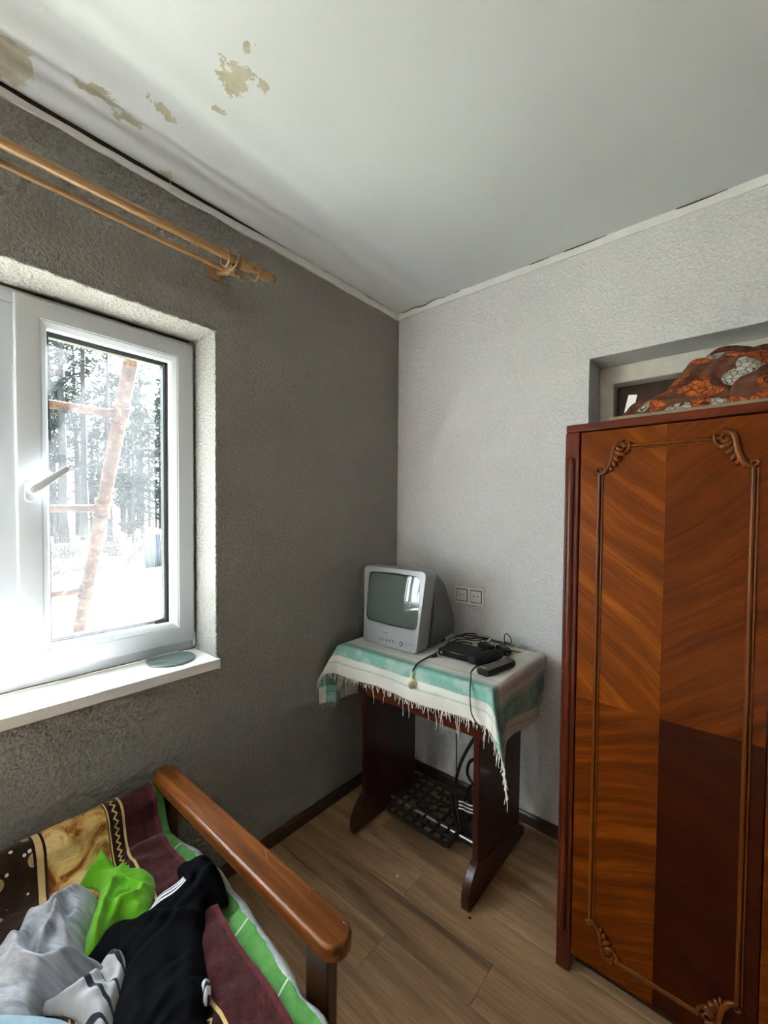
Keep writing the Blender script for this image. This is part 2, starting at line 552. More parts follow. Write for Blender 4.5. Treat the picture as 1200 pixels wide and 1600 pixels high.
# baseboards
def baseboard(name, prof, O, U, W_, L, mat):
    w = MB(); w.prism(prof, O, U, (0, 0, 1), W_, 0, L)
    return tag(w.build(name, mat), kind='structure')
PB = [(0, 0), (0.016, 0), (0.016, 0.012), (0.012, 0.038), (0.006, 0.047), (0, 0.048)]
baseboard('baseboard_left', PB, (0.0003, -0.0005, 0.0003), (1, 0, 0), (0, -1, 0), -YF - 0.001, M_BASEB)
baseboard('baseboard_back', PB, (0.017, -0.0003, 0.0003), (0, -1, 0), (1, 0, 0), DX0 - 0.02, M_BASEBX)

# door recess: white frame and a dark brown leaf
M_WFRAME = plain('worn_white_paint', srgb(214, 208, 196), 0.5, var=0.10, vscale=18, bump=0.25, bscale=30)
M_LEAF = wood('dark_brown_door', srgb(38, 18, 10), srgb(60, 29, 15), srgb(76, 38, 20), 'z', 1.0, 0.35)
w = MB()
w.box((DX0, 0.155, 0.0), (DX0 + 0.056, 0.30, DZ1))
w.box((DX1 - 0.056, 0.155, 0.0), (DX1, 0.30, DZ1))
w.box((DX0, 0.153, DZ1 - 0.072), (DX1, 0.30, DZ1))
d1 = tag(w.build('door_1', M_WFRAME, bevel=0.004), kind='structure')
w = MB(); w.box((DX0 + 0.057, 0.215, 0.005), (DX1 - 0.057, 0.255, DZ1 - 0.074)); w.build('door_leaf', M_LEAF, d1, bevel=0.003)

# window
def ring(mb, y0, y1, z0, z1, prof, mi=0):             # mitred frame: prof = (inset, x)
    rs = []
    for ins, x in prof:
        rs.append([(x, y1 - ins, z0 + ins), (x, y1 - ins, z1 - ins), (x, y0 + ins, z1 - ins), (x, y0 + ins, z0 + ins)])
    n = len(prof); vs = [p for r in rs for p in r]; fs = []
    for i in range(n):
        k = (i + 1) % n
        for j in range(4):
            q = (j + 1) % 4
            fs.append((i*4+j, i*4+q, k*4+q, k*4+j))
    mb.add(vs, fs, mi)
w = MB()
ring(w, WY0, WY1, WZ0 + 0.034, WZ1 - 0.004, [(0, -0.168), (0.040, -0.168), (0.043, -0.171), (0.050, -0.20), (0.050, -0.235), (0, -0.235)])
w.box((-0.235, -1.640, WZ0 + 0.07), (-0.169, -1.556, WZ1 - 0.05))
win = tag(w.build('window_1', M_PVC, bevel=0.0015), kind='structure')
SY0, SY1, SZ0, SZ1 = -1.567, -1.054, 0.872, 1.985
w = MB()
ring(w, SY0, SY1, SZ0, SZ1, [(0, -0.1675), (0, -0.152), (0.003, -0.149), (0.056, -0.149), (0.058, -0.152), (0.060, -0.151), (0.072, -0.160), (0.0765, -0.1645), (0.0765, -0.190), (0.05, -0.190)])
sash = w.build('sash', M_PVC, win, bevel=0.0012)
w = MB(); ring(w, SY0, SY1, SZ0, SZ1, [(0.070, -0.1905), (0.0785, -0.1905), (0.0785, -0.1935), (0.070, -0.1935)]); ring(w, SY0, SY1, SZ0, SZ1, [(0.06, -0.203), (0.088, -0.203), (0.088, -0.226), (0.06, -0.226)])
w.build('gasket', M_BLACK_RUBBER, sash)
w = MB(); w.box((-0.2000, SY0 + 0.071, SZ0 + 0.071), (-0.1965, SY1 - 0.071, SZ1 - 0.071)); w.build('pane', M_PANE, sash)
# fixed light in the middle; unseen far sash added for more daylight
w = MB(); w.box((-0.235, -2.205, WZ0 + 0.07), (-0.169, -2.135, WZ1 - 0.05)); w.build('mullion', M_PVC, win, bevel=0.0015)
for ya, yb_ in ((-2.150, -1.636), (WY0 + 0.045, -2.195)):
    w = MB(); ring(w, ya, yb_, SZ0 + 0.01, SZ1 - 0.01, [(0, -0.172), (0.02, -0.172), (0.035, -0.185), (0.035, -0.20), (0, -0.20)])
    gb = w.build('glazing_bead', M_PVC, win)
    w = MB(); w.box((-0.204, ya + 0.005, SZ0 + 0.02), (-0.2005, yb_ - 0.009, SZ1 - 0.02)); w.build('pane', M_PANE, gb)
    w = MB(); ring(w, ya, yb_, SZ0 + 0.01, SZ1 - 0.01, [(0.02, -0.206), (0.042, -0.206), (0.042, -0.222), (0.02, -0.222)]); w.build('gasket', M_BLACK_RUBBER, gb)
# handle
hp = onx(-0.149, 47, 768)
w = MB(); pr = rrect(0, 0, 0.0135, 0.032, 0.0134, 8)
w.rings([[(-0.149 + d, hp.y + a * s, hp.z + b * s) for a, b in pr] for d, s in ((0, 1), (0.007, 1), (0.010, 0.9))])
hd = w.build('handle', M_PVC, sash, smooth=40)
tip = onx(-0.10, 106, 732); nk = Vector((-0.10, hp.y, hp.z + 0.004))
w = MB()
w.lathe([(0.0105, 0.0), (0.0105, 0.03), (0.009, 0.044)], (-0.141, hp.y, hp.z + 0.004), (1, 0, 0), 14)
dr = (tip - nk).normalized(); sd_ = dr.cross(Vector((1, 0, 0)))
w.rings([[nk + dr * t + sd_ * a * wd + Vector((1, 0, 0)) * b for a, b in ((-1, -0.004), (-0.8, -0.006), (0.8, -0.006), (1, -0.004), (1, 0.003), (0.7, 0.0055), (-0.7, 0.0055), (-1, 0.003))] for t, wd in ((-0.010, 0.006), (-0.006, 0.0095), (0.01, 0.0105), (0.06, 0.0095), ((tip - nk).length, 0.0088))])
w.build('lever', M_PVC, hd, smooth=50)
for px, py, hgt in ((297, 560, 0.045), (297, 1000, 0.05)):
    p = onx(-0.155, px, py); w = MB()
    w.lathe([(0.004, -hgt / 2), (0.0062, -hgt / 2 + 0.003), (0.0062, -0.002), (0.0045, -0.001), (0.0045, 0.001), (0.0062, 0.002), (0.0062, hgt / 2 - 0.003), (0.004, hgt / 2)], (-0.158, SY1 + 0.004, p.z), (0, 0, 1), 10)
    w.build('hinge', M_CHROME if py < 700 else M_PVC, win, smooth=40)
# sill board and dark caulk line
w = MB(); w.box((-0.166, WY0 - 0.0, 0.8005), (0.022, WY1 - 0.001, 0.834)); w.box((0.0005, WY1 - 0.002, 0.797), (0.0225, WY1 + 0.003, 0.8345))
w.build('window_sill', M_SILL, win, bevel=0.004)
w = MB(); n = 60; up = []; lo = []
for i in range(n + 1):
    y = WY1 - 0.003 + (WY0 - WY1) * i / n
    up.append((y, 0.8375 + 0.0018 * noise.noise(Vector((y * 25, 1, 0))))); lo.append((y, 0.8335))
w.prism(up + lo[::-1], (0, 0, 0), (0, 1, 0), (0, 0, 1), (1, 0, 0), -0.1675, -0.1655)
w.build('caulk_line', plain('dirty_caulk', srgb(120, 105, 85), 0.8, var=0.4, vscale=60), win)
w = MB(); up = []; lo = []
for i in range(n + 1):
    y = WY1 - 0.02 + (-1.63 - WY1 + 0.02) * i / n
    th = 0.0035 + 0.002 * noise.noise(Vector((y * 18, 6, 0)))
    up.append((y, WZ1 - 0.0008)); lo.append((y, WZ1 - 0.0045 - th))
w.prism(up + lo[::-1], (0, 0, 0), (0, 1, 0), (0, 0, 1), (1, 0, 0), -0.168, -0.1645)
w.build('gap', M_GAP, win)
# ================================================================== wardrobe
WX0, WX1, WY = 1.040, 1.950, -0.512
M_WARD = wood('red_brown_lacquer', srgb(66, 22, 8), srgb(94, 34, 11), srgb(116, 48, 16), 'z', 0.8, 0.32, coat=0.08, spec=0.25)
M_WARDX = wood('red_brown_lacquer_across', srgb(66, 22, 8), srgb(94, 34, 11), srgb(116, 48, 16), 'x', 0.8, 0.32, coat=0.08, spec=0.25)
M_MOULD = wood('moulding_lacquer', srgb(86, 40, 6), srgb(110, 54, 9), srgb(132, 70, 16), 'z', 0.8, 0.3, coat=0.08, spec=0.25)
def veneer(name, ang, dark, mid, light, off):
    m = Mat(name); m.set(rough=0.38, spec=0.10, coat=0.03, coatr=0.2)
    v = m.mapping(m.tc(), rot=(0, radians(ang), 0), loc=(off, 0, off * 2))
    warp = m.noise(v, 2.2, 2)
    a = m.n('ShaderNodeVectorMath', operation='ADD')
    m.l(v, a.inputs[0]); m.l(m.comb(0, 0, m.math('MULTIPLY', warp, 0.09)), a.inputs[1])
    bands = m.noise(m.mapping(a.outputs[0], scale=(0.8, 1, 17)), 1.7, 5, 0.65, 0.25)
    fine = m.noise(m.mapping(a.outputs[0], scale=(9, 60, 150)), 1.3, 3, 0.6)
    cloud = m.noise(m.mapping(v, scale=(3, 3, 4)), 1.6, 2)
    c = m.ramp(bands, [(0.30, dark), (0.50, mid), (0.68, light)])
    c = m.mix(0.6, c, m.ramp(fine, [(0.3, (0.6, 0.6, 0.6)), (0.6, (1, 1, 1))]), 'MULTIPLY')
    c = m.mix(0.5, c, m.ramp(cloud, [(0.3, (0.6, 0.55, 0.5)), (0.7, (1, 1, 1))]), 'MULTIPLY')
    m.color(c); m.bump(fine, 0.03, 0.001)
    return m.m
M_V = [veneer('veneer_upper_near', -40, srgb(92, 40, 4), srgb(122, 57, 6), srgb(152, 80, 14), 0.0), veneer('veneer_upper_far', 38, srgb(84, 34, 4), srgb(106, 46, 5), srgb(130, 62, 10), 3.1),
       veneer('veneer_lower_near', 22, srgb(78, 30, 3), srgb(104, 45, 5), srgb(138, 68, 11), 6.7), veneer('veneer_lower_far', -26, srgb(46, 13, 2), srgb(56, 18, 3), srgb(68, 24, 4), 9.9)]  # lower far panel darker: chatoyance and weaker light put into its colour
wr = thing('wardrobe', (WX0, WY, 0), 'tall red-brown lacquered wardrobe with carved mouldings on its doors, right of the table', 'wardrobe')
w = MB(); w.box((WX0 + 0.002, WY + 0.022, 0.055), (WX1 - 0.002, -0.03, 1.598)); w.build('body', M_WARD, wr, bevel=0.002)
w = MB(); w.box((WX0 + 0.042, WY + 0.045, 0.0), (WX1 - 0.042, WY + 0.065, 0.058)); w.build('plinth', plain('dark_plinth', srgb(40, 18, 9), 0.6, var=0.2), wr)
w = MB(); w.box((WX0 + 0.0005, WY - 0.004, 1.601), (WX1, -0.028, 1.623)); w.build('top_board', M_WARDX, wr, bevel=0.003)
for xa, xb in ((WX0, WX0 + 0.040), (WX1 - 0.040, WX1)):
    w = MB(); w.box((xa, WY - 0.008, 0.0), (xb, WY + 0.030, 1.6003)); st = w.build('stile', M_WARD, wr, bevel=0.004)
    w = MB(); xc = (xa + xb) / 2 - 0.002
    rs = []
    for z, r in ((0.115, 0.001), (0.120, 0.007), (0.130, 0.010), (1.515, 0.010), (1.525, 0.007), (1.530, 0.001)):
        rs.append([(xc + r * cos(a), WY - 0.0075 - r * 0.8 * sin(a), z) for a in [pi * k / 10 for k in range(11)]])
    w.rings(rs, closed=True); w.build('half_round_bead', M_WARD, st, smooth=60)
    w = MB(); 
    for s in (-1, 1): w.box((xc + s * 0.0118 - 0.0008, WY - 0.0086, 0.118), (xc + s * 0.0118 + 0.0008, WY - 0.0070, 1.528))
    w.build('groove_line', plain('dark_groove', srgb(38, 12, 5), 0.6), st)
def scroll(mb, cx, cz_, s, y, mir, flip=1):
    # acanthus scroll: big volute on top, leafy stem, small volute at the foot
    def P(a, b): return (cx + mir * a * s, y, cz_ + flip * b * s)
    big = []
    rb = []
    for k in range(26):
        t = k / 25; a = radians(-30 + 420 * (1 - t)); r = 0.10 + 0.20 * (1 - t)
        big.append(P(0.62 - 0.0 + r * cos(a), 0.72 + r * sin(a))); rb.append((0.065 - 0.02 * t) * s)
    mb.tube(big, rb, 8)
    stem = spline([P(0.72, 0.98), P(0.45, 0.86), P(0.36, 0.55), P(0.30, 0.22), P(0.18, -0.05), P(0.0, -0.22), P(-0.12, -0.20)], 6)
    mb.tube(stem, [s * (0.06 + 0.05 * sin(pi * i / len(stem))) for i in range(len(stem))], 8)
    sm = []
    for k in range(16):
        t = k / 15; a = radians(-80 + 360 * t); r = 0.12 - 0.07 * t
        sm.append(P(-0.12 + r * cos(a), -0.12 + r * sin(a)))
    mb.tube(sm, [0.05 * s] * 16, 7)
    for (a0, b0, a1, b1, wd) in ((0.42, 0.62, 0.80, 0.48, 0.12), (0.38, 0.45, 0.66, 0.26, 0.11), (0.33, 0.28, 0.52, 0.05, 0.10), (0.26, 0.10, 0.38, -0.12, 0.08), (0.48, 0.75, 0.74, 0.66, 0.09)):
        q = [P(a0 + (a1 - a0) * t, b0 + (b1 - b0) * t - 0.08 * sin(pi * t)) for t in [i / 6 for i in range(7)]]
        mb.tube(q, [s * wd * (0.35 + 0.75 * sin(pi * min(1, i / 6 * 0.85 + 0.12))) for i in range(7)], 7)
ZM = 0.832
def door(x0, x1):
    z0, z1 = 0.060, 1.5965
    w = MB(); w.box((x0, WY - 0.001, z0), (x1, WY + 0.020, z1)); d = w.build('door', M_WARD, wr, bevel=0.002)
    xm = (x0 + x1) / 2
    for i, (a, b, c, e) in enumerate(((x0, xm, ZM, z1), (xm, x1, ZM, z1), (x0, xm, z0, ZM), (xm, x1, z0, ZM))):
        g = 0.00012
        w = MB(); w.box((a + g, WY - 0.0035, c + g), (b - g, WY - 0.0008, e - g)); w.build('veneer_panel', M_V[i], d)
    ma, mb_ = x0 + 0.050, x1 - 0.036
    def bead(p, q, r=0.0052):
        w = MB(); w.tube([p, q], r, 10); w.tube([Vector(p) + Vector((0.0085, 0.001, 0)) if abs(p[0] - q[0]) < 1e-4 else Vector(p) + Vector((0, 0.001, -0.008)), Vector(q) + Vector((0.0085, 0.001, 0)) if abs(p[0] - q[0]) < 1e-4 else Vector(q) + Vector((0, 0.001, -0.008))], 0.0026, 8)
        w.build('bead_moulding', M_MOULD, d, smooth=60)
    yb = WY - 0.0048
    bead((ma, yb, 0.20), (ma, yb, 1.474)); bead((mb_, yb, 0.20), (mb_, yb, 1.474))
    bead((ma + 0.062, yb, 1.549), (mb_ - 0.062, yb, 1.549), 0.0038); bead((ma + 0.062, yb, 0.122), (mb_ - 0.062, yb, 0.122), 0.0038)
    for cx, mir in ((ma + 0.006, 1), (mb_ - 0.006, -1)):
        for cz_, fl in ((1.494, 1), (0.180, -1)):
            w = MB(); scroll(w, cx, cz_, 0.074, WY - 0.0055, mir, fl)
            w.build('carved_scroll', M_MOULD, d, smooth=True)
    return d
door(WX0 + 0.0425, 1.4935)
door(1.4965, WX1 - 0.0425)
w = MB(); w.lathe([(0.006, 0), (0.006, 0.010), (0.012, 0.018), (0.009, 0.024)], (1.515, WY - 0.004, 0.90), (0, -1, 0), 14); w.build('knob', plain('brass', srgb(170, 130, 60), 0.3, metal=1), wr, smooth=50)

# thin plywood sheet on the wardrobe
p0 = ony(-0.513, 951, 652)
w = MB(); w.box((p0.x, -0.513, 1.6233), (1.93, -0.10, 1.6320))
ply = w.build('plywood_sheet', plain('weathered_plywood', srgb(128, 112, 88), 0.7, var=0.15), bevel=0.001)
tag(ply, 'thin plywood sheet lying on top of the wardrobe under the duvet', 'board')

# ================================================================== heightfield cloth
def inside(poly, x, y):
    c = False; n = len(poly); j = n - 1
    for i in range(n):
        xi, yi = poly[i]; xj, yj = poly[j]
        if (yi > y) != (yj > y) and x < (xj - xi) * (y - yi) / (yj - yi) + xi: c = not c
        j = i
    return c
def pdist(poly, x, y, closed=True):
    best = 1e9; bp = (x, y); n = len(poly); bt = 0
    for i in range(n if closed else n - 1):
        ax, ay = poly[i]; bx, by = poly[(i + 1) % n]
        dx, dy = bx - ax, by - ay; L = dx*dx + dy*dy
        t = 0 if L == 0 else min(1, max(0, ((x - ax)*dx + (y - ay)*dy) / L))
        qx, qy = ax + dx*t, ay + dy*t; d = (qx - x)**2 + (qy - y)**2
        if d < best: best = d; bp = (qx, qy); bt = i + t
    return sqrt(best), bp, bt
def smooth_poly(poly, n=5):
    q = [Vector((p[0], p[1], 0)) for p in poly]; out = []; m = len(q)
    for i in range(m):
        p0, p1, p2, p3 = q[i-1], q[i], q[(i+1) % m], q[(i+2) % m]
        for k in range(n):
            t = k / n
            v = 0.5 * ((2*p1) + (p2-p0)*t + (2*p0-5*p1+4*p2-p3)*t*t + (3*p1-p0-3*p2+p3)*t**3)
            out.append((v.x, v.y))
    return out
def cloth_heap(name, poly, ground, height, mat, step=0.007, uvz=None, rim=0.02, ridges=(), wr=(0.012, 9.0, 40.0), seed=0, shape=None, uvang=0.0, sub=1, extra=None):
    """A heap of cloth: rises from `ground` inside the outline; ridges = (points, height, width) fold lines."""
    poly = smooth_poly(poly)
    xs = [p[0] for p in poly]; ys = [p[1] for p in poly]
    x0, y0 = min(xs) - step, min(ys) - step
    nx, ny = int((max(xs) - x0) / step) + 2, int((max(ys) - y0) / step) + 2
    cell = {}
    for j in range(ny):
        for i in range(nx):
            if inside(poly, x0 + (i + .5) * step, y0 + (j + .5) * step): cell[(i, j)] = 1
    idx = {}; mb = MB(); mb.uv = {}
    cnt = {}
    for (i, j) in cell:
        for q in ((i, j), (i+1, j), (i+1, j+1), (i, j+1)): cnt[q] = cnt.get(q, 0) + 1
    ca, sa = cos(radians(wr[2])), sin(radians(wr[2])); amp, fr = wr[0], wr[1]
    sv = Vector((seed * 3.7, seed * 1.3, seed * 2.1))
    for q, c in cnt.items():
        x, y = x0 + q[0] * step, y0 + q[1] * step
        d, bp, _ = pdist(poly, x, y)
        if c < 4: x, y = bp; d = 0.0
        g = ground(x, y)
        e = 1 - exp(-(d / rim) ** 1.2) if d > 0 else 0
        h = height(x, y) if callable(height) else height
        z = h * e
        u, v = x * ca + y * sa, -x * sa + y * ca
        P = Vector((u * fr * 0.35, v * fr, 0)) + sv
        wv = noise.noise_vector(P * 0.7) * 0.8
        P += wv
        rdg = 1 - abs(noise.noise(P)) * 2.2
        rd2 = 1 - abs(noise.noise(P * 2.3 + Vector((5, 1, 2)))) * 2.2
        z += e * amp * (0.7 * rdg + 0.35 * rd2)
        for pts, hh, wd in ridges:
            dd, _, tt = pdist(pts, x, y, False)
            fade = min(1, (tt + 0.15) * 1.5, (len(pts) - 1 - tt + 0.15) * 1.5)
            z += e * hh * fade * exp(-(dd / wd) ** 2)
        if extra: z += e * extra(x, y)
        z = max(z, 0.0)
        ua, ub = cos(radians(uvang)), sin(radians(uvang))
        idx[q] = len(mb.v); mb.v.append(Vector((x, y, g + z)))
        mb.uv[idx[q]] = (x, y * 0.9 + z * 1.25) if uvz else (x * ua + y * ub + 0.25 * z, -x * ub + y * ua + 0.15 * z)
    for (i, j) in cell:
        mb.f.append((idx[(i, j)], idx[(i+1, j)], idx[(i+1, j+1)], idx[(i, j+1)]))
    o = mb.build(name, mat, smooth=True, recalc=False)
    if sub:
        md = o.modifiers.new('subsurf', 'SUBSURF'); md.levels = sub; md.render_levels = sub
    md = o.modifiers.new('thickness', 'SOLIDIFY'); md.thickness = 0.0015; md.offset = -1
    return o

# duvet on the wardrobe
def duvet_mat():
    m = Mat('brown_floral_cotton'); m.set(rough=0.8, spec=0.2)
    v = m.tc('UV')
    wv = m.n('ShaderNodeVectorMath', operation='ADD'); m.l(v, wv.inputs[0])
    m.l(m.mapping(m.noise(v, 14, 2, out=1), scale=(0.022, 0.022, 0)), wv.inputs[1]); v2 = wv.outputs[0]
    petals = m.voronoi(v2, 62, 'DISTANCE_TO_EDGE')
    cellc = m.voronoi(v2, 62, 'F1', 'Color')
    cells = m.sep(cellc)
    fl = m.voronoi(v2, 15.0)
    flc = m.sep(m.voronoi(v2, 15.0, 'F1', 'Color'))
    orange = m.ramp(cells[0], [(0.0, srgb(150, 70, 26)), (0.6, srgb(184, 102, 42)), (1, srgb(134, 50, 26))])
    grey = m.ramp(cells[1], [(0.0, srgb(148, 147, 138)), (1, srgb(178, 175, 164))])
    brown = m.ramp(m.noise(v2, 40, 3), [(0.3, srgb(78, 45, 32)), (0.6, srgb(104, 64, 46)), (0.8, srgb(120, 78, 74))])
    isfl = m.math('LESS_THAN', fl, 0.60)
    isgrey = m.math('GREATER_THAN', flc[0], 0.62)
    isbr = m.math('LESS_THAN', flc[1], 0.30)
    pet = m.mix(isgrey, orange, grey)
    c = m.mix(m.math('MULTIPLY', isfl, m.math('SUBTRACT', 1.0, isbr)), brown, pet)
    line = m.ramp(petals, [(0.02, 1.0), (0.07, 0.0)])
    c = m.mix(m.math('MULTIPLY', line, isfl), c, srgb(60, 26, 18))
    c = m.mix(m.math('LESS_THAN', fl, 0.11), c, srgb(120, 40, 28))
    m.color(c); m.bump(m.noise(v, 60, 3), 0.25, 0.004)
    return m.m
pl = [(1.165, -0.478), (1.155, -0.40), (1.17, -0.28), (1.20, -0.15), (1.30, -0.06), (1.55, -0.045), (1.80, -0.06), (1.90, -0.15), (1.92, -0.35), (1.88, -0.47), (1.6, -0.485), (1.4, -0.488), (1.25, -0.486)]
def duvet_h(x, y):
    t = sstep(1.14, 1.40, x); return 0.020 + 0.135 * t * (0.80 + 0.2 * sstep(-0.5, -0.3, y)) - 0.02 * sstep(1.42, 1.55, x)
duv = cloth_heap('duvet', pl, lambda x, y: 1.6324, duvet_h, duvet_mat(), 0.007, rim=0.055, uvz=True, ridges=
    [([(1.17, -0.46), (1.27, -0.44), (1.36, -0.42), (1.40, -0.45)], 0.020, 0.018), ([(1.25, -0.40), (1.33, -0.37), (1.45, -0.43), (1.50, -0.47)], 0.022, 0.016),
     ([(1.20, -0.40), (1.32, -0.32), (1.50, -0.33)], 0.012, 0.02), ([(1.27, -0.44), (1.34, -0.42), (1.43, -0.445), (1.52, -0.43)], -0.045, 0.012), ([(1.24, -0.38), (1.33, -0.35), (1.42, -0.37)], -0.035, 0.010), ([(1.47, -0.40), (1.52, -0.46)], -0.025, 0.012), ([(1.20, -0.478), (1.28, -0.468), (1.38, -0.474)], 0.024, 0.009), ([(1.40, -0.478), (1.44, -0.462), (1.50, -0.470)], 0.030, 0.010), ([(1.22, -0.455), (1.30, -0.445), (1.40, -0.44)], -0.022, 0.008)], wr=(0.036, 13, 12), seed=9)
tag(duv, 'crumpled brown duvet with orange and grey flowers on top of the wardrobe', 'duvet')
for k, (pp_, hh_) in enumerate((([(1.185, -0.492), (1.26, -0.497), (1.36, -0.497), (1.42, -0.490), (1.415, -0.455), (1.35, -0.435), (1.27, -0.440), (1.20, -0.462)], 0.046), ([(1.405, -0.490), (1.47, -0.498), (1.56, -0.497), (1.60, -0.470), (1.55, -0.440), (1.46, -0.435), (1.41, -0.455)], 0.084), ([(1.66, -0.49), (1.78, -0.496), (1.86, -0.485), (1.84, -0.44), (1.72, -0.435)], 0.07))):
    fo_ = cloth_heap('fold', pp_, lambda x, y: 1.6324, hh_, bpy.data.materials['brown_floral_cotton'], 0.006, rim=0.014, uvz=True, ridges=[([(pp_[0][0] + 0.02, -0.470), (pp_[3][0] - 0.03, -0.478)], -0.020, 0.007)], wr=(0.018, 22, 10 + 30 * k), seed=14 + k)
    fo_.parent = duv
w = MB(); q = ony(-0.455, 984, 628)
w.box((q.x - 0.011, -0.4575, 1.6335), (q.x + 0.011, -0.4562, q.z + 0.022), M=Matrix.Translation((q.x, -0.457, 1.66)) @ Matrix.Rotation(radians(-14), 4, 'X') @ Matrix.Rotation(radians(8), 4, 'Y') @ Matrix.Translation((-q.x, 0.457, -1.66)))
w.build('care_tag', plain('white_tag', srgb(238, 238, 232), 0.7), duv)

# ================================================================== sewing table with iron treadle
M_TABLE = wood('red_brown_table', srgb(58, 18, 7), srgb(84, 30, 11), srgb(108, 42, 16), 'x', 0.9, 0.32, coat=0.2)
M_TABLEZ = wood('red_brown_table_upright', srgb(42, 13, 5), srgb(64, 22, 9), srgb(88, 34, 14), 'z', 0.9, 0.34, coat=0.15)
M_IRON = plain('black_cast_iron', srgb(58, 55, 50), 0.48, metal=0.35, var=0.25, vscale=25, bump=0.3, bscale=90, bdist=0.002)
M_STEEL = plain('worn_steel', srgb(170, 168, 162), 0.3, metal=0.9)
TX0, TX1, TY0, TY1, TZ = 0.092, 0.806, -0.502, -0.022, 0.772
tb_ = thing('sewing_table', (0.45, -0.28, 0), 'red-brown wooden treadle sewing table with slab legs in the corner', 'table')
w = MB(); w.box((TX0, TY0, TZ - 0.026), (TX1, TY1, TZ)); w.build('table_top', M_TABLE, tb_, bevel=0.004)
w = MB(); w.box((0.165, -0.478, 0.572), (0.782, -0.460, TZ - 0.026)); w.build('apron', M_TABLE, tb_, bevel=0.002)
w = MB(); w.box((0.165, -0.070, 0.60), (0.782, -0.055, TZ - 0.026)); w.build('apron', M_TABLE, tb_, bevel=0.002)
w = MB(); w.box((0.222, -0.459, 0.62), (0.732, -0.0705, 0.640)); w.build('machine_tray', M_TABLE, tb_)
for x0, tw in ((0.196, 0.024), (0.735, 0.024)):
    w = MB()
    w.prism([(-0.480, 0.02), (-0.480, 0.5715), (-0.4795, 0.745), (-0.09, 0.745), (-0.115, 0.40), (-0.118, 0.02)], (0, 0, 0), (0, 1, 0), (0, 0, 1), (1, 0, 0), x0, x0 + tw)
    lg = w.build('leg_panel', M_TABLEZ, tb_, bevel=0.003)
    foot = [(-0.548, 0.0), (-0.552, 0.025), (-0.549, 0.050), (-0.538, 0.078), (-0.520, 0.102), (-0.500, 0.122), (-0.481, 0.132), (-0.12, 0.06), (-0.085, 0.045), (-0.070, 0.02), (-0.070, 0.0)]
    w = MB(); w.prism(foot, (0, 0, 0), (0, 1, 0), (0, 0, 1), (1, 0, 0), x0 - 0.004, x0 + tw + 0.004); w.build('foot', M_TABLEZ, lg, bevel=0.003)
# treadle pedal: iron lattice with a star in the middle
pd = MB()
PX0, PX1, PY0, PY1, PZ = 0.262, 0.590, -0.405, -0.115, 0.052
def bar(mb, a, b, r=0.0055, h=0.010): 
    a, b = Vector(a), Vector(b); t = (b - a).normalized(); s = Vector((-t.y, t.x, 0)) * r
    mb.rings([[p + s, p - s, p - s * 0.8 + Vector((0, 0, h)), p + s * 0.8 + Vector((0, 0, h))] for p in (a, b)])
fr_ = rrect((PX0 + PX1) / 2, (PY0 + PY1) / 2, (PX1 - PX0) / 2, (PY1 - PY0) / 2, 0.022, 5)
fr2 = rrect((PX0 + PX1) / 2, (PY0 + PY1) / 2, (PX1 - PX0) / 2 - 0.013, (PY1 - PY0) / 2 - 0.013, 0.012, 5)
n = len(fr_); vs = [(x, y, PZ) for x, y in fr_] + [(x, y, PZ) for x, y in fr2] + [(x, y, PZ + 0.013) for x, y in fr_] + [(x, y, PZ + 0.013) for x, y in fr2]
fs = []
for i in range(n):
    k = (i + 1) % n
    fs += [(i, k, n + k, n + i), (2*n+i, 3*n+i, 3*n+k, 2*n+k), (i, 2*n+i, 2*n+k, k), (n+i, n+k, 3*n+k, 3*n+i)]
pd.add(vs, fs)
cxm, cym = (PX0 + PX1) / 2, (PY0 + PY1) / 2
for i in range(1, 7):
    x = PX0 + (PX1 - PX0) * i / 7
    if i in (3, 4):
        bar(pd, (x, PY0 + 0.006, PZ + 0.001), (x, cym - 0.075, PZ + 0.001)); bar(pd, (x, cym + 0.075, PZ + 0.001), (x, PY1 - 0.006, PZ + 0.001))
    else:
        bar(pd, (x, PY0 + 0.006, PZ + 0.001), (x, PY1 - 0.006, PZ + 0.001))
for i in range(1, 6):
    y = PY0 + (PY1 - PY0) * i / 6
    if i == 3:
        bar(pd, (PX0 + 0.006, y, PZ + 0.0015), (cxm - 0.075, y, PZ + 0.0015)); bar(pd, (cxm + 0.075, y, PZ + 0.0015), (PX1 - 0.006, y, PZ + 0.0015))
    else:
        bar(pd, (PX0 + 0.006, y, PZ + 0.0015), (PX1 - 0.006, y, PZ + 0.0015))
dm = [(cxm + 0.03 * cos(radians(90 * k)), cym + 0.03 * sin(radians(90 * k)), PZ + 0.002) for k in range(4)]
for k in range(4):
    bar(pd, dm[k], dm[(k + 1) % 4], 0.004)
    a = radians(90 * k + 45); bar(pd, (cxm + 0.022 * cos(a), cym + 0.022 * sin(a), PZ + 0.002), (cxm + 0.085 * cos(a), cym + 0.085 * sin(a), PZ + 0.002), 0.004)
    a = radians(90 * k); bar(pd, dm[k], (cxm + 0.08 * cos(a), cym + 0.08 * sin(a), PZ + 0.002), 0.004)
tilt = Matrix.Translation((cxm, cym, PZ)) @ Matrix.Rotation(radians(4), 4, 'X') @ Matrix.Translation((-cxm, -cym, -PZ))
pd.v = [tilt @ p for p in pd.v]
ped = pd.build('treadle_pedal', M_IRON, tb_)
w = MB(); w.tube([(PX0 - 0.030, cym - 0.055, PZ - 0.004), (PX1 + 0.11, cym - 0.055, PZ - 0.004)], 0.008, 10); w.build('pedal_axle', M_STEEL, ped, smooth=50)
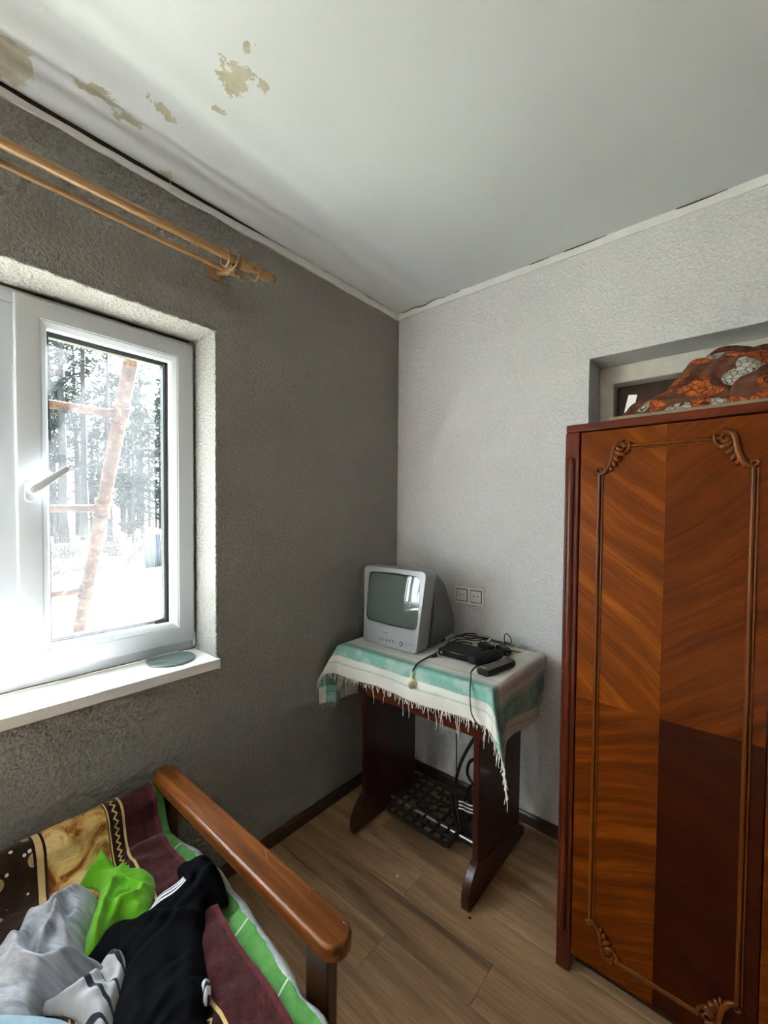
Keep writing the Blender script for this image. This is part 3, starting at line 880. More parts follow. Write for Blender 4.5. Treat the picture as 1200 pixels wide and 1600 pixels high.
# flywheel and dress guard beside the right leg
WXc, WYc, WZc, WR = 0.700, -0.250, 0.300, 0.150
w = MB()
w.tube([(WXc, WYc + WR * cos(2*pi*k/40), WZc + WR * sin(2*pi*k/40)) for k in range(41)], 0.0085, 10, cap=False)
w.tube([(WXc + 0.018, WYc + (WR - 0.012) * cos(2*pi*k/40), WZc + (WR - 0.012) * sin(2*pi*k/40)) for k in range(41)], 0.0045, 8, cap=False)
wh = w.build('flywheel', M_IRON, tb_, smooth=60)
w = MB()
for k in range(5):
    a = 2*pi*k/5 + 0.3; w.tube([(WXc, WYc, WZc), (WXc, WYc + WR * 0.5 * cos(a + 0.15), WZc + WR * 0.5 * sin(a + 0.15)), (WXc, WYc + WR * cos(a), WZc + WR * sin(a))], 0.0055, 8)
w.lathe([(0.02, -0.012), (0.02, 0.02), (0.008, 0.02), (0.008, 0.034)], (WXc, WYc, WZc), (1, 0, 0), 14); w.build('spoke', M_IRON, wh, smooth=50)
w = MB(); n = 14                                        # curved guard plate with raised ribs
def gp(t, s):
    q = (s + 0.42) / 1.04
    return ony(-0.305 + 0.035 * q, 703 + 22 * q + 17 * max(0.0, t) ** 1.8, 1232 + 9 * q + 82 * t)
w.rings([[gp(k / n, -0.35), gp(k / n, 0.55), gp(k / n, 0.55) + Vector((0.003, 0.002, 0)), gp(k / n, -0.35) + Vector((0.003, 0.002, 0))] for k in range(n + 1)])
for s in (-0.33, 0.02, 0.30, 0.53):
    w.tube([gp(k / n, s) for k in range(n + 1)], 0.0055, 8)
w.rings([[gp(t, -0.42) + Vector((-0.004, -0.004, 0)), gp(t, 0.62) + Vector((-0.004, -0.004, 0)), gp(t, 0.62) + Vector((0.008, 0, 0)), gp(t, -0.42) + Vector((0.008, 0, 0))] for t in (-0.05, 0.05)])
w.build('dress_guard', M_IRON, tb_, smooth=45)
for k in range(3):
    w = MB(); yy = 1252 + 5.5 * k; w.tube(spline([ony(-0.30, 717, yy), ony(-0.297, 724, yy + 1.5), ony(-0.294, 729, yy + 4.5), ony(-0.290, 742, yy + 9)], 4), 0.0038, 8); w.build('guard_bar', M_STEEL, tb_, smooth=60)
w = MB(); w.tube([ony(-0.215, 713, 1146), ony(-0.210, 713.5, 1220), ony(-0.205, 714, 1282)], 0.0030, 8); w.build('pitman_rod', M_IRON, tb_, smooth=60)
M_BELT = plain('black_leather_belt', srgb(30, 29, 28), 0.42)
for pts in ([ony(-0.26, 742, 1152), ony(-0.26, 731, 1170), ony(-0.26, 720, 1192), ony(-0.26, 713, 1216), ony(-0.262, 709, 1246)], [ony(-0.22, 741, 1186), ony(-0.22, 733, 1192), ony(-0.22, 730, 1206), ony(-0.22, 734, 1218), ony(-0.22, 742, 1226)], [ony(-0.20, 740, 1224), ony(-0.20, 731, 1236), ony(-0.20, 726, 1252), ony(-0.20, 723, 1270)]):
    w = MB(); w.tube(spline(pts, 6), 0.0068, 8, flat=0.7); w.build('drive_belt', M_BELT, tb_, smooth=60)

# ================================================================== tablecloth
CZ = TZ + 0.003
OV = dict(l=0.285, r=0.245, f=0.135)
OVB = -0.01
def cloth_pos(s, t):
    """s,t: cloth coordinates in metres; s in [-l, W+r], t in [-f, D]"""
    Wd, D = TX1 - TX0, TY1 - TY0
    a = -s if s < 0 else (s - Wd if s > Wd else 0); left = s < 0
    b = -t if t < 0 else 0
    nz_ = noise.noise(Vector((s * 5, t * 5, 1.7))); fx = noise.noise(Vector((s * 16, t * 16, 4.2)))
    def droop(q):                                       # smooth roll over a table edge
        r = 0.016
        if q < r * pi / 2: return r * sin(q / r), r * (1 - cos(q / r))
        return r, r + (q - r * pi / 2)
    x = TX0 + min(max(s, 0), Wd); y = TY0 + max(t, 0); z = CZ
    z += 0.0018 * (fx + 0.5)
    if b and not a:
        o, dn = droop(b); wave = 0.010 * sin(s * 17 + 0.6) * sstep(0.02, 0.13, b) + 0.006 * noise.noise(Vector((s * 9, 0, 8))) * sstep(0, 0.1, b)
        y -= o + 0.010 * sstep(0.02, 0.10, b) + wave; z -= dn
    elif a and not b:
        sg = -1 if left else 1
        o, dn = droop(a); wave = (0.020 * sin(t * 19 + (0.4 if left else 2.2)) + 0.010 * noise.noise(Vector((0, t * 9, 3)))) * sstep(0.02, 0.22, a)
        x += sg * (o + wave + 0.014 * sstep(0.0, 0.2, a)); z -= dn
    elif a and b:
        sg = -1 if left else 1
        r = hypot(a, b); ph = atan2(b, a)
        o, dn = droop(r)
        q = r * sin(2 * ph) * 0.40
        dx, dy = (0.62, -0.78) if not left else (0.80, -0.60)
        hx = cos(ph); hy = sin(ph)
        wave = (0.020 * sin(0.0 + (0.4 if left else 2.2))) * sstep(0.02, 0.22, r) * hx
        wf = 0.010 * sin((0 if left else Wd) * 17 + 0.6) * sstep(0.02, 0.13, r) * hy
        x += sg * (o * hx + dx * q + wave + 0.014 * sstep(0, 0.2, r) * hx)
        y += -((o + 0.010 * sstep(0.02, 0.10, r) + wf) * hy) + dy * q
        z -= dn * (1 - 0.05 * sin(2 * ph))
    return Vector((x, y, z))
Wd, D = TX1 - TX0, TY1 - TY0
def cloth_mat():
    m = Mat('green_white_tablecloth'); m.set(rough=0.85, spec=0.15)
    v = m.tc('UV'); s = m.sep(v)
    du = m.math('MINIMUM', m.math('ADD', s[0], OV['l']), m.math('SUBTRACT', Wd + OV['r'], s[0]))
    dv = m.math('ADD', s[1], OV['f'])
    def bands(d):
        r = m.ramp(d, [(0.0, 0.0), (0.047, 0.0), (0.048, 0.75), (0.054, 0.75), (0.055, 0.0), (0.079, 0.0), (0.080, 1.0), (0.152, 1.0), (0.153, 0.55), (0.168, 0.55), (0.169, 0.0), (0.198, 0.0), (0.199, 0.5), (0.2035, 0.5), (0.2045, 0.0)], 'LINEAR')
        return r
    bu, bv = bands(du), bands(dv)
    dam = m.noise(v, 32, 4, 0.65, 1.6)
    orn = m.ramp(m.voronoi(v, 20, 'SMOOTH_F1'), [(0.25, 0.0), (0.45, 1.0)])
    mott = m.ramp(m.math('ADD', m.math('MULTIPLY', dam, 0.75), m.math('MULTIPLY', orn, 0.2)), [(0.36, 0.68), (0.56, 1.0)])
    g = m.math('MULTIPLY', m.math('MAXIMUM', bu, bv), mott)
    weave = m.noise(v, 350, 2)
    white = m.ramp(m.noise(v, 7, 3), [(0.3, srgb(208, 203, 194)), (0.7, srgb(226, 222, 215))])
    green = m.mix(m.math('MULTIPLY', bu, bv), srgb(126, 172, 160), srgb(70, 122, 108))
    c = m.mix(g, white, green)
    c = m.mix(0.25, c, m.ramp(weave, [(0.3, (0.75, 0.75, 0.75)), (0.7, (1, 1, 1))]), 'MULTIPLY')
    m.color(c)
    m.bump(m.math('ADD', m.math('MULTIPLY', m.noise(v, 40, 3), 1.0), m.math('MULTIPLY', weave, 0.3)), 0.35, 0.003)
    return m.m
S0, S1, T0, T1 = -OV['l'], Wd + OV['r'], -OV['f'], D + OVB
w = MB(); NU, NV = 190, 100
def s_end(t): return Wd + 0.270 - 0.060 * sstep(T0, D * 0.75, t)
def cs(a, b):
    t = T0 + (T1 - T0) * b; return S0 + (s_end(t) - S0) * a, t
w.grid(NU, NV, lambda a, b: cloth_pos(*cs(a, b)), uvfn=lambda a, b: cs(a, b))
tc = w.build('tablecloth', cloth_mat(), smooth=True, recalc=False, solid=0.0012)
tag(tc, 'green and white striped tablecloth with a frayed fringe on the sewing table', 'tablecloth')
random.seed(21)
fr = MB()
def strand(p, ln, sw):
    a = random.uniform(0, 2*pi); q1 = p + Vector((cos(a), sin(a) * 0.5, 0)) * sw * 0.5 - Vector((0, 0, ln * 0.35)); q2 = p + Vector((cos(a + 1), sin(a + 1) * 0.5, 0)) * sw - Vector((0, 0, ln * 0.7))
    q3 = q2 + Vector((random.uniform(-1, 1), random.uniform(-1, 0.2), 0)) * sw * 0.4 - Vector((0, 0, ln * 0.3))
    fr.tube(spline([p, q1, q2, q3], 3), [0.0011] * 9 + [0.0006], 5)
s = S0
while s < s_end(T0):
    p = cloth_pos(s, T0)
    dens = 0.5 + 0.5 * noise.noise(Vector((s * 23, 1, 0)))
    ln = random.uniform(0.014, 0.032) + (random.random() < 0.22) * random.uniform(0.02, 0.055)
    for k in range(1 + (dens > 0.55) + (dens > 0.8)):
        strand(p + Vector((random.uniform(-.002, .002), -0.001, 0.003)), ln * random.uniform(0.7, 1.2), 0.006)
    s += random.uniform(0.004, 0.011)
for side in (S0, S1):
    t = T0
    while t < T0 + 0.16:
        p = cloth_pos(side if side < 0 else s_end(t), t)
        strand(p + Vector((0, 0, 0.003)), random.uniform(0.010, 0.03), 0.006); t += random.uniform(0.008, 0.02)
fro = fr.build('fringe', plain('white_cotton_thread', srgb(228, 224, 216), 0.9), tc, smooth=True)
fro['kind'] = 'stuff'
# ================================================================== television
M_SILVER = plain('silver_plastic', srgb(150, 153, 155), 0.36, metal=0.25, spec=0.5, var=0.02, vscale=4)
M_SILVER_D = plain('grey_plastic', srgb(104, 105, 103), 0.48, metal=0.05, bump=0.05, bscale=300, bdist=0.001)
M_BLACKP = plain('black_plastic', srgb(20, 20, 21), 0.42)
M_BLACKG = plain('glossy_black_plastic', srgb(14, 14, 15), 0.18)
TVX, TVZ = 0.283, CZ + 0.0035
TVH = 1.121
def tvy(z, d=0.0): return -0.410 + 0.095 * (z - TVZ) + d
def trap(hwt, hwb, z0, z1, r, bulge=0.0):
    cz_ = (z0 + z1) / 2; hh = (z1 - z0) / 2; out = []
    for u, v in rrect(0, 0, 1, 1, 0.001, 1) and rrect(0, 0, 1.0, hh, r, 6):
        pass
    pts = rrect(0, cz_, max(hwt, hwb), hh, r, 6)
    H_ = max(hwt, hwb)
    for x, z in pts:
        t = (z - z0) / (z1 - z0); k = hwb + (hwt - hwb) * sstep(0, 0.45, t)
        xx = x / H_ * k
        zz = z + bulge * (1 - (x / H_) ** 2) * (1 if t > 0.5 else -0.15)
        out.append((TVX + xx, zz))
    return out
def seg(mb, pts, n=4):                                   # densify straight sides
    out = []
    for i, a in enumerate(pts):
        b = pts[(i + 1) % len(pts)]
        k = n if hypot(a[0] - b[0], a[1] - b[1]) > 0.05 else 1
        out += [(a[0] + (b[0] - a[0]) * q / k, a[1] + (b[1] - a[1]) * q / k) for q in range(k)]
    return out
tv = thing('television', (TVX, -0.27, CZ), 'silver tube television with a dark convex screen on the sewing table', 'television')
w = MB()
def sec(hwt, hwb, z0, z1, r, d, bul=0.006): return [(x, tvy(z, d), z) for x, z in seg(None, trap(hwt, hwb, z0, z1, r, bul))]
O1 = sec(0.171, 0.147, TVZ + 0.004, TVH - 0.003, 0.020, 0.0)
rs = [sec(0.166, 0.150, TVZ + 0.012, TVH - 0.010, 0.020, 0.082), sec(0.170, 0.150, TVZ + 0.001, TVH - 0.001, 0.024, 0.075), sec(0.174, 0.150, TVZ + 0.001, TVH, 0.024, 0.010), O1]
w.rings(rs, cap=False)
SX, SZ0_, SZ1_ = 0.142, 0.877, 1.094
scx = TVX + 0.000
inner = []
for (x, y, z) in O1:                                     # screen opening, same point count
    a = atan2((z - (TVZ + TVH) / 2), (x - TVX))
    inner.append(None)
def rpos(i, n, hw, z0, z1, bow=0.004):                   # point on a slightly bowed rounded rectangle at angle of outer point i
    x, y, z = O1[i]
    ang = atan2((z - (z0 + z1) / 2) / ((z1 - z0) / 2), (x - scx) / hw)
    c, s_ = cos(ang), sin(ang); e = 0.16
    px_ = (abs(c) ** e) * (1 if c >= 0 else -1); pz_ = (abs(s_) ** e) * (1 if s_ >= 0 else -1)
    xx = scx + px_ * hw * (1 - 0.0) + (bow * (1 - pz_ ** 2) * px_); zz = (z0 + z1) / 2 + pz_ * (z1 - z0) / 2 + bow * 1.2 * (1 - px_ ** 2) * pz_
    return xx, zz
n = len(O1)
def ringat(hw, z0, z1, d): return [(rpos(i, n, hw, z0, z1)[0], tvy(rpos(i, n, hw, z0, z1)[1], d), rpos(i, n, hw, z0, z1)[1]) for i in range(n)]
R1 = ringat(SX + 0.004, SZ0_ - 0.005, SZ1_ + 0.004, -0.002)
R2 = ringat(SX, SZ0_, SZ1_, 0.003)
w.rings([O1, R1, R2], cap=False)
bz = w.build('bezel', M_SILVER, tv, smooth=35)
w = MB(); w.rings([R2, ringat(SX - 0.003, SZ0_ + 0.003, SZ1_ - 0.003, 0.012)], cap=False); w.build('screen_surround', M_BLACKP, bz, smooth=30)
# screen: convex glass
m = Mat('dark_screen_glass'); m.set(color=srgb(84, 94, 90), rough=0.06, spec=0.5, coat=1.0, coatr=0.02); M_SCREEN = m.m
w = MB()
def scr(a, b):
    x = (a - 0.5) * 2; z = (b - 0.5) * 2
    X = scx + x * (SX - 0.001); Z = (SZ0_ + SZ1_) / 2 + z * ((SZ1_ - SZ0_) / 2 - 0.001)
    return (X, tvy(Z, 0.010 - 0.0165 * (1 - (x * x * 0.6 + z * z * 0.4))), Z)
w.grid(28, 22, scr); w.build('screen', M_SCREEN, tv, smooth=True)
# rear shell
def rsec(y, hw, z0, z1, r): return [(x, y, z) for x, z in [(TVX + a, b) for a, b in rrect(0, (z0 + z1) / 2, hw, (z1 - z0) / 2, r, 6)]]
w = MB(); w.rings([rsec(-0.305, 0.164, TVZ + 0.010, TVH - 0.014, 0.03), rsec(-0.255, 0.164, TVZ + 0.004, TVH - 0.022, 0.035), rsec(-0.205, 0.162, TVZ + 0.004, TVH - 0.055, 0.05), rsec(-0.165, 0.160, TVZ + 0.006, TVH - 0.110, 0.06), rsec(-0.135, 0.157, TVZ + 0.008, TVH - 0.165, 0.06), rsec(-0.115, 0.150, TVZ + 0.012, TVH - 0.205, 0.05), rsec(-0.108, 0.135, TVZ + 0.03, TVH - 0.225, 0.04)])
w.build('rear_shell', M_SILVER_D, tv, smooth=45)
for sx in (-0.11, 0.11):
    for ya, yb_ in ((-0.36, -0.33), (-0.18, -0.15)):
        w = MB(); w.box((TVX + sx - 0.015, ya, CZ + 0.0012), (TVX + sx + 0.015, yb_, TVZ + 0.008)); w.build('foot', M_BLACKP, tv)
def onface(px, py):
    y = -0.405
    for _ in range(4):
        p = ony(y, px, py); y = tvy(p.z)
    return p
for px, py, r in ((594.5, 998.0, 0.0046), (598.5, 998.8, 0.0042), (603.4, 1000.2, 0.0052), (608.6, 1001.2, 0.0044), (613.6, 1002.2, 0.0050), (626.8, 1006.4, 0.0092)):
    p = onface(px, py); w = MB(); big = r > 0.006
    w.lathe([(r, -0.002), (r, 0.0015), (r * 0.85, 0.0022)], p, (0, -1, 0.1), 14)
    b = w.build('button', M_BLACKP, tv, smooth=40)
    w = MB(); w.lathe([(r * 0.62, 0.0015), (r * 0.62, 0.0034), (r * 0.4, 0.0040)], p, (0, -1, 0.1), 14); w.build('button_cap', M_SILVER, b, smooth=40)
for px, py in ((600.5, 995.0), (603.5, 995.4), (618.5, 1001.6), (618.5, 1004.4), (622, 1003.6)):
    p = onface(px, py); w = MB(); w.lathe([(0.0013, 0), (0.0013, 0.0012)], p, (0, -1, 0.1), 8); w.build('indicator', M_BLACKP, tv)
p = onface(603.6, 988.4); w = MB(); w.rings([[(p.x + 0.021 * s_ * cos(2*pi*k/24), p.y - d, p.z + 0.0075 * s_ * sin(2*pi*k/24)) for k in range(24)] for s_, d in ((1, -0.001), (1, 0.0012), (0.85, 0.0020))])
lg_ = w.build('oval_badge', plain('badge_silver', srgb(205, 207, 208), 0.25, metal=0.4), tv, smooth=40)
w = MB()
for k in range(5): w.box((p.x - 0.013 + 0.0058 * k, p.y - 0.0026, p.z - 0.0026), (p.x - 0.0092 + 0.0058 * k, p.y - 0.0018, p.z + 0.0026))
w.build('badge_relief', M_SILVER_D, lg_)
p = onface(640.5, 1010.5); w = MB(); pr = rrect(p.x, p.z, 0.026, 0.0105, 0.003, 3); w.rings([[(x, p.y + 0.001, z) for x, z in pr], [(x, p.y - 0.0012, z) for x, z in pr]]); w.build('socket_flap', M_SILVER, tv, bevel=0.0006)
w = MB(); pr = rrect(p.x, p.z, 0.0272, 0.0117, 0.003, 3); w.rings([[(x, p.y + 0.001, z) for x, z in pr], [(x, p.y - 0.0004, z) for x, z in pr]]); w.build('flap_outline', M_SILVER_D, tv)
p = onface(577.5, 888.5); w = MB(); w.box((p.x - 0.012, p.y - 0.0005, p.z - 0.0022), (p.x + 0.012, p.y + 0.002, p.z + 0.0022)); w.build('name_strip', M_SILVER_D, tv)

# ================================================================== things on the table
# digital receiver
x0, x1, y0, y1, zb = 0.496, 0.640, -0.345, -0.218, CZ + 0.0035
rc = thing('set_top_box', ((x0 + x1) / 2, (y0 + y1) / 2, zb), 'small flat black receiver box beside the television', 'set-top box')
w = MB(); w.box((x0, y0, zb), (x1, y1, zb + 0.028)); w.build('case', M_BLACKP, rc, bevel=0.003)
w = MB(); w.box((x0 + 0.003, y0 - 0.003, zb + 0.002), (x1 - 0.003, y0 - 0.0002, zb + 0.026)); w.build('front_panel', M_BLACKG, rc, bevel=0.002)
w = MB(); w.box((x0 + 0.012, y0 - 0.0042, zb + 0.010), (x0 + 0.022, y0 - 0.0028, zb + 0.020)); w.build('front_port', M_STEEL, rc)
# spectacle case (black, rounded)
cc = Vector((0.682, -0.290, CZ + 0.003)); dr = Vector((0.33, 0.944, 0)).normalized(); sdv = Vector((dr.y, -dr.x, 0))
gc = thing('glasses_case', cc, 'soft black rounded case between the remote and the receiver', 'case')
w = MB(); rs = []
for t, k in ((-0.080, 0.30), (-0.077, 0.72), (-0.068, 0.92), (-0.045, 1.0), (0.0, 1.02), (0.045, 1.0), (0.068, 0.92), (0.077, 0.70), (0.080, 0.3)):
    rs.append([cc + dr * t + sdv * (0.029 * k * cos(a)) + Vector((0, 0, 0.021 + 0.0205 * k * sin(a) * (1 if sin(a) > 0 else 0.98))) for a in [2*pi*j/20 for j in range(20)]])
w.rings(rs); w.build('case_body', plain('black_neoprene', srgb(17, 17, 18), 0.75, bump=0.2, bscale=200, bdist=0.001), gc, smooth=True)
w = MB(); w.tube([cc + dr * t + sdv * 0.0295 * k + Vector((0, 0, 0.021)) for t, k in ((-0.076, 0.75), (-0.05, 1.0), (0, 1.03), (0.05, 1.0), (0.076, 0.75))], 0.0016, 6); w.build('zipper', M_BLACKG, gc)
# remote control
rcx = Vector((0.752, -0.338, CZ + 0.003)); dr = Vector((0.17, 0.985, 0)).normalized(); sdv = Vector((dr.y, -dr.x, 0))
rm = thing('remote_control', rcx, 'black remote control with rows of small buttons near the table edge', 'remote control')
w = MB(); rs = []
for t, k in ((-0.090, 0.80), (-0.087, 0.95), (-0.06, 1.0), (0.06, 0.97), (0.086, 0.92), (0.090, 0.75)):
    rs.append([rcx + dr * t + sdv * a * 0.0265 * k + Vector((0, 0, b * 0.021)) for a, b in ((-0.82, 0.0), (0.82, 0.0), (1, 0.3), (1, 0.75), (0.85, 1.0), (-0.85, 1.0), (-1, 0.75), (-1, 0.3))])
w.rings(rs); w.build('remote_body', M_BLACKP, rm, smooth=40)
BUT = {k: plain('button_' + k, c, 0.5) for k, c in dict(grey=srgb(120, 122, 124), red=srgb(200, 60, 45), green=srgb(70, 160, 70), yellow=srgb(220, 190, 60), blue=srgb(110, 190, 205)).items()}
proto = None
for i in range(12):
    for j in range(3 if i not in (0,) else 4):
        key = 'grey'
        if i == 0: key = ['red', 'green', 'yellow', 'blue'][3 - j]
        if i == 11 and j == 0: key = 'red'
        off = (j - (1 if i else 1.5)) * (0.0145 if i else 0.0115)
        p = rcx + dr * (-0.072 + 0.0132 * i) + sdv * off + Vector((0, 0, 0.0212))
        w = MB(); w.rings([[p + sdv * a * k + dr * b * k + Vector((0, 0, h)) for a, b in ((-0.0042, -0.0022), (0.0042, -0.0022), (0.0042, 0.0022), (-0.0042, 0.0022))] for k, h in ((1, -0.001), (1, 0.0010), (0.7, 0.0016))])
        w.build('button', BUT[key], rm)
# power adapters
def adapter(cx, cy, ang, L, Wd_, H_, label, tall=False):
    base = Vector((cx, cy, CZ + 0.0035)); a = thing('power_adapter', base, label, 'power adapter', 'power adapters')
    R_ = Matrix.Translation(base) @ Matrix.Rotation(radians(ang), 4, 'Z')
    w = MB(); w.box((-L/2, -Wd_/2, 0), (L/2, Wd_/2, H_), M=R_); w.build('adapter_body', M_BLACKP, a, bevel=0.005)
    w = MB(); w.rings([[R_ @ Vector((L/2 - 0.001 + d, 0.016 * k * cos(q), H_/2 + 0.016 * k * sin(q) * min(1, H_ / 0.036))) for q in [2*pi*i/16 for i in range(16)]] for d, k in ((0, 1.0), (0.012, 0.95), (0.014, 0.8))]); w.build('plug_face', M_BLACKP, a, smooth=40)
    for s in (-0.0095, 0.0095):
        w = MB(); w.tube([R_ @ Vector((L/2 + 0.012, s, H_/2)), R_ @ Vector((L/2 + 0.032, s, H_/2))], 0.0024, 8); w.build('pin', M_STEEL, a, smooth=50)
    return a
adapter(0.632, -0.182, 150, 0.070, 0.042, 0.036, 'chunky black power adapter behind the receiver box, pins to the left')
adapter(0.690, -0.148, -35, 0.062, 0.036, 0.030, 'black power adapter behind the rounded case, nearer the wardrobe')
# cables
M_CABLE = plain('black_cable', srgb(16, 16, 17), 0.5)
def cable(name, pts, r, label, cat='cable', mat=None, flat=1.0, group=None, n=7):
    w = MB(); w.tube(spline(pts, n), r, 7, flat=flat)
    o = w.build(name, mat or M_CABLE, smooth=60); tag(o, label, cat, group); return o
zc = CZ + 0.0055
random.seed(8)
def T(px, py, z=zc): return onz(z, px, py)
cable('tangled_cable', [T(712, 1008), T(700, 1001, zc+.01), T(716, 994), T(735, 998, zc+.012), T(752, 996), T(770, 1000, zc+.01), T(786, 1004), T(796, 1006, zc+.02), T(799, 1000, zc+.03), T(794, 992, zc+.045), T(790, 990, zc+.05), T(788, 998, zc+.035), T(791, 1010, zc+.015), T(797, 1016)], 0.0023, 'black cable looping upright at the back right of the tablecloth')
cable('tangled_cable', [T(690, 1014), T(702, 1004, zc+.012), T(722, 999), T(744, 1001, zc+.012), T(762, 998), T(780, 996, zc+.01), T(791, 1001), T(783, 1010), T(768, 1012, zc+.008), T(776, 1004, zc+.012), T(792, 1012), T(800, 1018)], 0.0022, 'black cable coiled flat behind the receiver box')
cable('tangled_cable', [T(718, 1000), T(709, 996, zc+.018), T(722, 992, zc+.022), T(746, 994), T(768, 991, zc+.012), T(785, 994, zc+.008), T(795, 999), T(788, 1006, zc+.01), T(774, 1008)], 0.0020, 'thin black cable lying at the back along the wall')
cable('tangled_cable', [T(722, 994), T(728, 990, zc+.006), T(742, 990, zc+.010), T(760, 989), T(777, 992)], 0.0026, 'short black cable behind the television beside the wall')
w = MB(); a, b = T(757, 1008, zc+.012), T(766, 998, zc+.022); w.tube([a, b], 0.0045, 10); q = w.build('white_connector', plain('white_plastic', srgb(214, 208, 196), 0.45), smooth=50); tag(q, 'short white plug stub lying among the black cables', 'plug')
for px, py, col, nm, dx in ((800, 1017, srgb(190, 50, 35), 'red', 0), (806, 1018, srgb(205, 150, 50), 'yellow', 1)):
    p = T(px, py, zc + 0.001); d_ = Vector((0.8, 0.5, 0.0)).normalized()
    rt = thing('audio_plug', p, nm + ' audio plug at the end of a cable, at the back right of the tablecloth', 'plug', 'audio plugs')
    w = MB(); w.lathe([(0.003, -0.014), (0.0048, -0.010), (0.0048, 0.010), (0.0042, 0.012)], p, d_, 12); w.build('plug_sleeve', plain(nm + '_plug', col, 0.45), rt, smooth=50)
    w = MB(); w.lathe([(0.004, 0.012), (0.004, 0.020), (0.0016, 0.020), (0.0016, 0.026)], p, d_, 10); w.build('plug_tip', M_STEEL, rt, smooth=40)
p = T(790, 1013, zc); w = MB(); w.lathe([(0.002, -0.012), (0.006, -0.010), (0.006, 0.010), (0.0035, 0.013)], p, (0.9, -0.3, 0.05), 12); q = w.build('white_connector', bpy.data.materials['white_plastic'], smooth=50); tag(q, 'white round plug at the back right corner beside the red plug', 'plug')
# mains lead with the cream plug, hanging over the front edge
yf = TY0 - 0.018
pp = ony(yf - 0.012, 643, 1067)
pl_ = thing('power_plug', pp, 'cream round mains plug hanging over the front of the tablecloth', 'plug')
pax = Vector((0.72, -0.66, -0.2)).normalized()
w = MB(); w.lathe([(0.010, -0.014), (0.0175, -0.012), (0.0185, 0.0), (0.0185, 0.012), (0.0165, 0.015)], pp, pax, 22); w.build('plug_body', plain('cream_plastic', srgb(222, 214, 178), 0.4), pl_, smooth=40)
w = MB(); w.tube(spline([pp + Vector((0.0, 0, 0.012)), pp + Vector((0.001, 0.0, 0.030)), pp + Vector((0.003, 0.0, 0.046))], 4), [0.0062] * 3 + [0.005] * 3 + [0.0035] * 3, 10); w.build('strain_relief', bpy.data.materials['cream_plastic'], pl_, smooth=60)
for s in (-1, 1):
    sdv = pax.cross(Vector((0, 0, 1))).normalized(); w = MB(); w.tube([pp + pax * 0.014 + sdv * 0.0093 * s, pp + pax * 0.033 + sdv * 0.0093 * s], 0.0024, 8); w.build('pin', M_STEEL, pl_, smooth=50)
w = MB(); w.tube(spline([pp + Vector((0.003, 0, 0.044)), ony(yf - 0.004, 646, 1046), T(652, 1037, zc + 0.004), T(664, 1029), T(676, 1023, zc + .002), T(688, 1017, zc + .01), T(697, 1012, zc + .012), T(706, 1006, zc + 0.012), T(722, 1003, zc + 0.02), T(738, 1006, zc + 0.01)], 8), 0.0030, 8); w.build('lead', M_CABLE, pl_, smooth=60)
w = MB(); p = T(678, 1024.5, zc + 0.002); w.lathe([(0.003, -0.014), (0.006, -0.010), (0.006, 0.010), (0.003, 0.014)], p, (0.6, 0.75, 0.1), 12); w.build('ferrite', M_BLACKP, pl_, smooth=50)
cable('flat_cable', [T(748, 1040, zc + 0.02), T(741, 1044, zc + 0.018), T(736, 1051, zc + 0.008), T(736, 1060, zc + 0.006), ony(TY0 - 0.030, 734.5, 1078), ony(TY0 - 0.040, 735, 1100), ony(TY0 - 0.044, 738, 1118), ony(TY0 - 0.044, 750, 1137)], 0.0040, 'flat black cable hanging from the black case over the front table edge', flat=0.42)

# ================================================================== wall socket
sk = thing('power_socket', (0.452, 0, 0.926), 'white double wall socket with dark outlined squares, behind the television', 'power socket')
M_SOCK = plain('socket_white', srgb(236, 236, 234), 0.4); M_DARKB = plain('dark_blue_outline', srgb(38, 40, 52), 0.5)
w = MB(); w.box((0.376, -0.0115, 0.927), (0.529, -0.0002, 1.010)); w.build('frame', M_SOCK, sk, bevel=0.003)
for cx in (0.415, 0.4895):
    cz_ = 0.9685
    w = MB(); w.box((cx - 0.030, -0.0122, cz_ - 0.030), (cx + 0.030, -0.0085, cz_ + 0.030)); w.build('outline', M_DARKB, sk, bevel=0.0005)
    w = MB(); sq = rrect(cx, cz_, 0.0262, 0.0262, 0.003, 5); n = len(sq)
    rr = [(cx + 0.0205 * cos(atan2(z - cz_, x - cx)), cz_ + 0.0205 * sin(atan2(z - cz_, x - cx))) for x, z in sq]
    w.rings([[(x, -0.0095, z) for x, z in sq], [(x, -0.0150, z) for x, z in sq], [(x, -0.0150, z) for x, z in rr], [(x * 0.97 + cx * 0.03, -0.0123, z * 0.97 + cz_ * 0.03) for x, z in rr]])
    ins = w.build('outlet', M_SOCK, sk, smooth=35)
    w = MB(); w.lathe([(0.0198, 0.0), (0.0198, 0.004)], (cx, -0.0086, cz_), (0, -1, 0), 24); w.build('outlet_well', M_SOCK, ins)
    for s in (-1, 1):
        w = MB(); w.lathe([(0.003, 0), (0.003, 0.0006)], (cx + 0.0095 * s, -0.01255, cz_ + 0.001), (0, -1, 0), 10); w.build('pin_hole', M_BLACKP, ins)
        w = MB(); w.box((cx - 0.002, -0.0145, cz_ + s * 0.0175 - 0.0025), (cx + 0.002, -0.0120, cz_ + s * 0.0175 + 0.0025)); w.build('earth_clip', M_STEEL, ins)

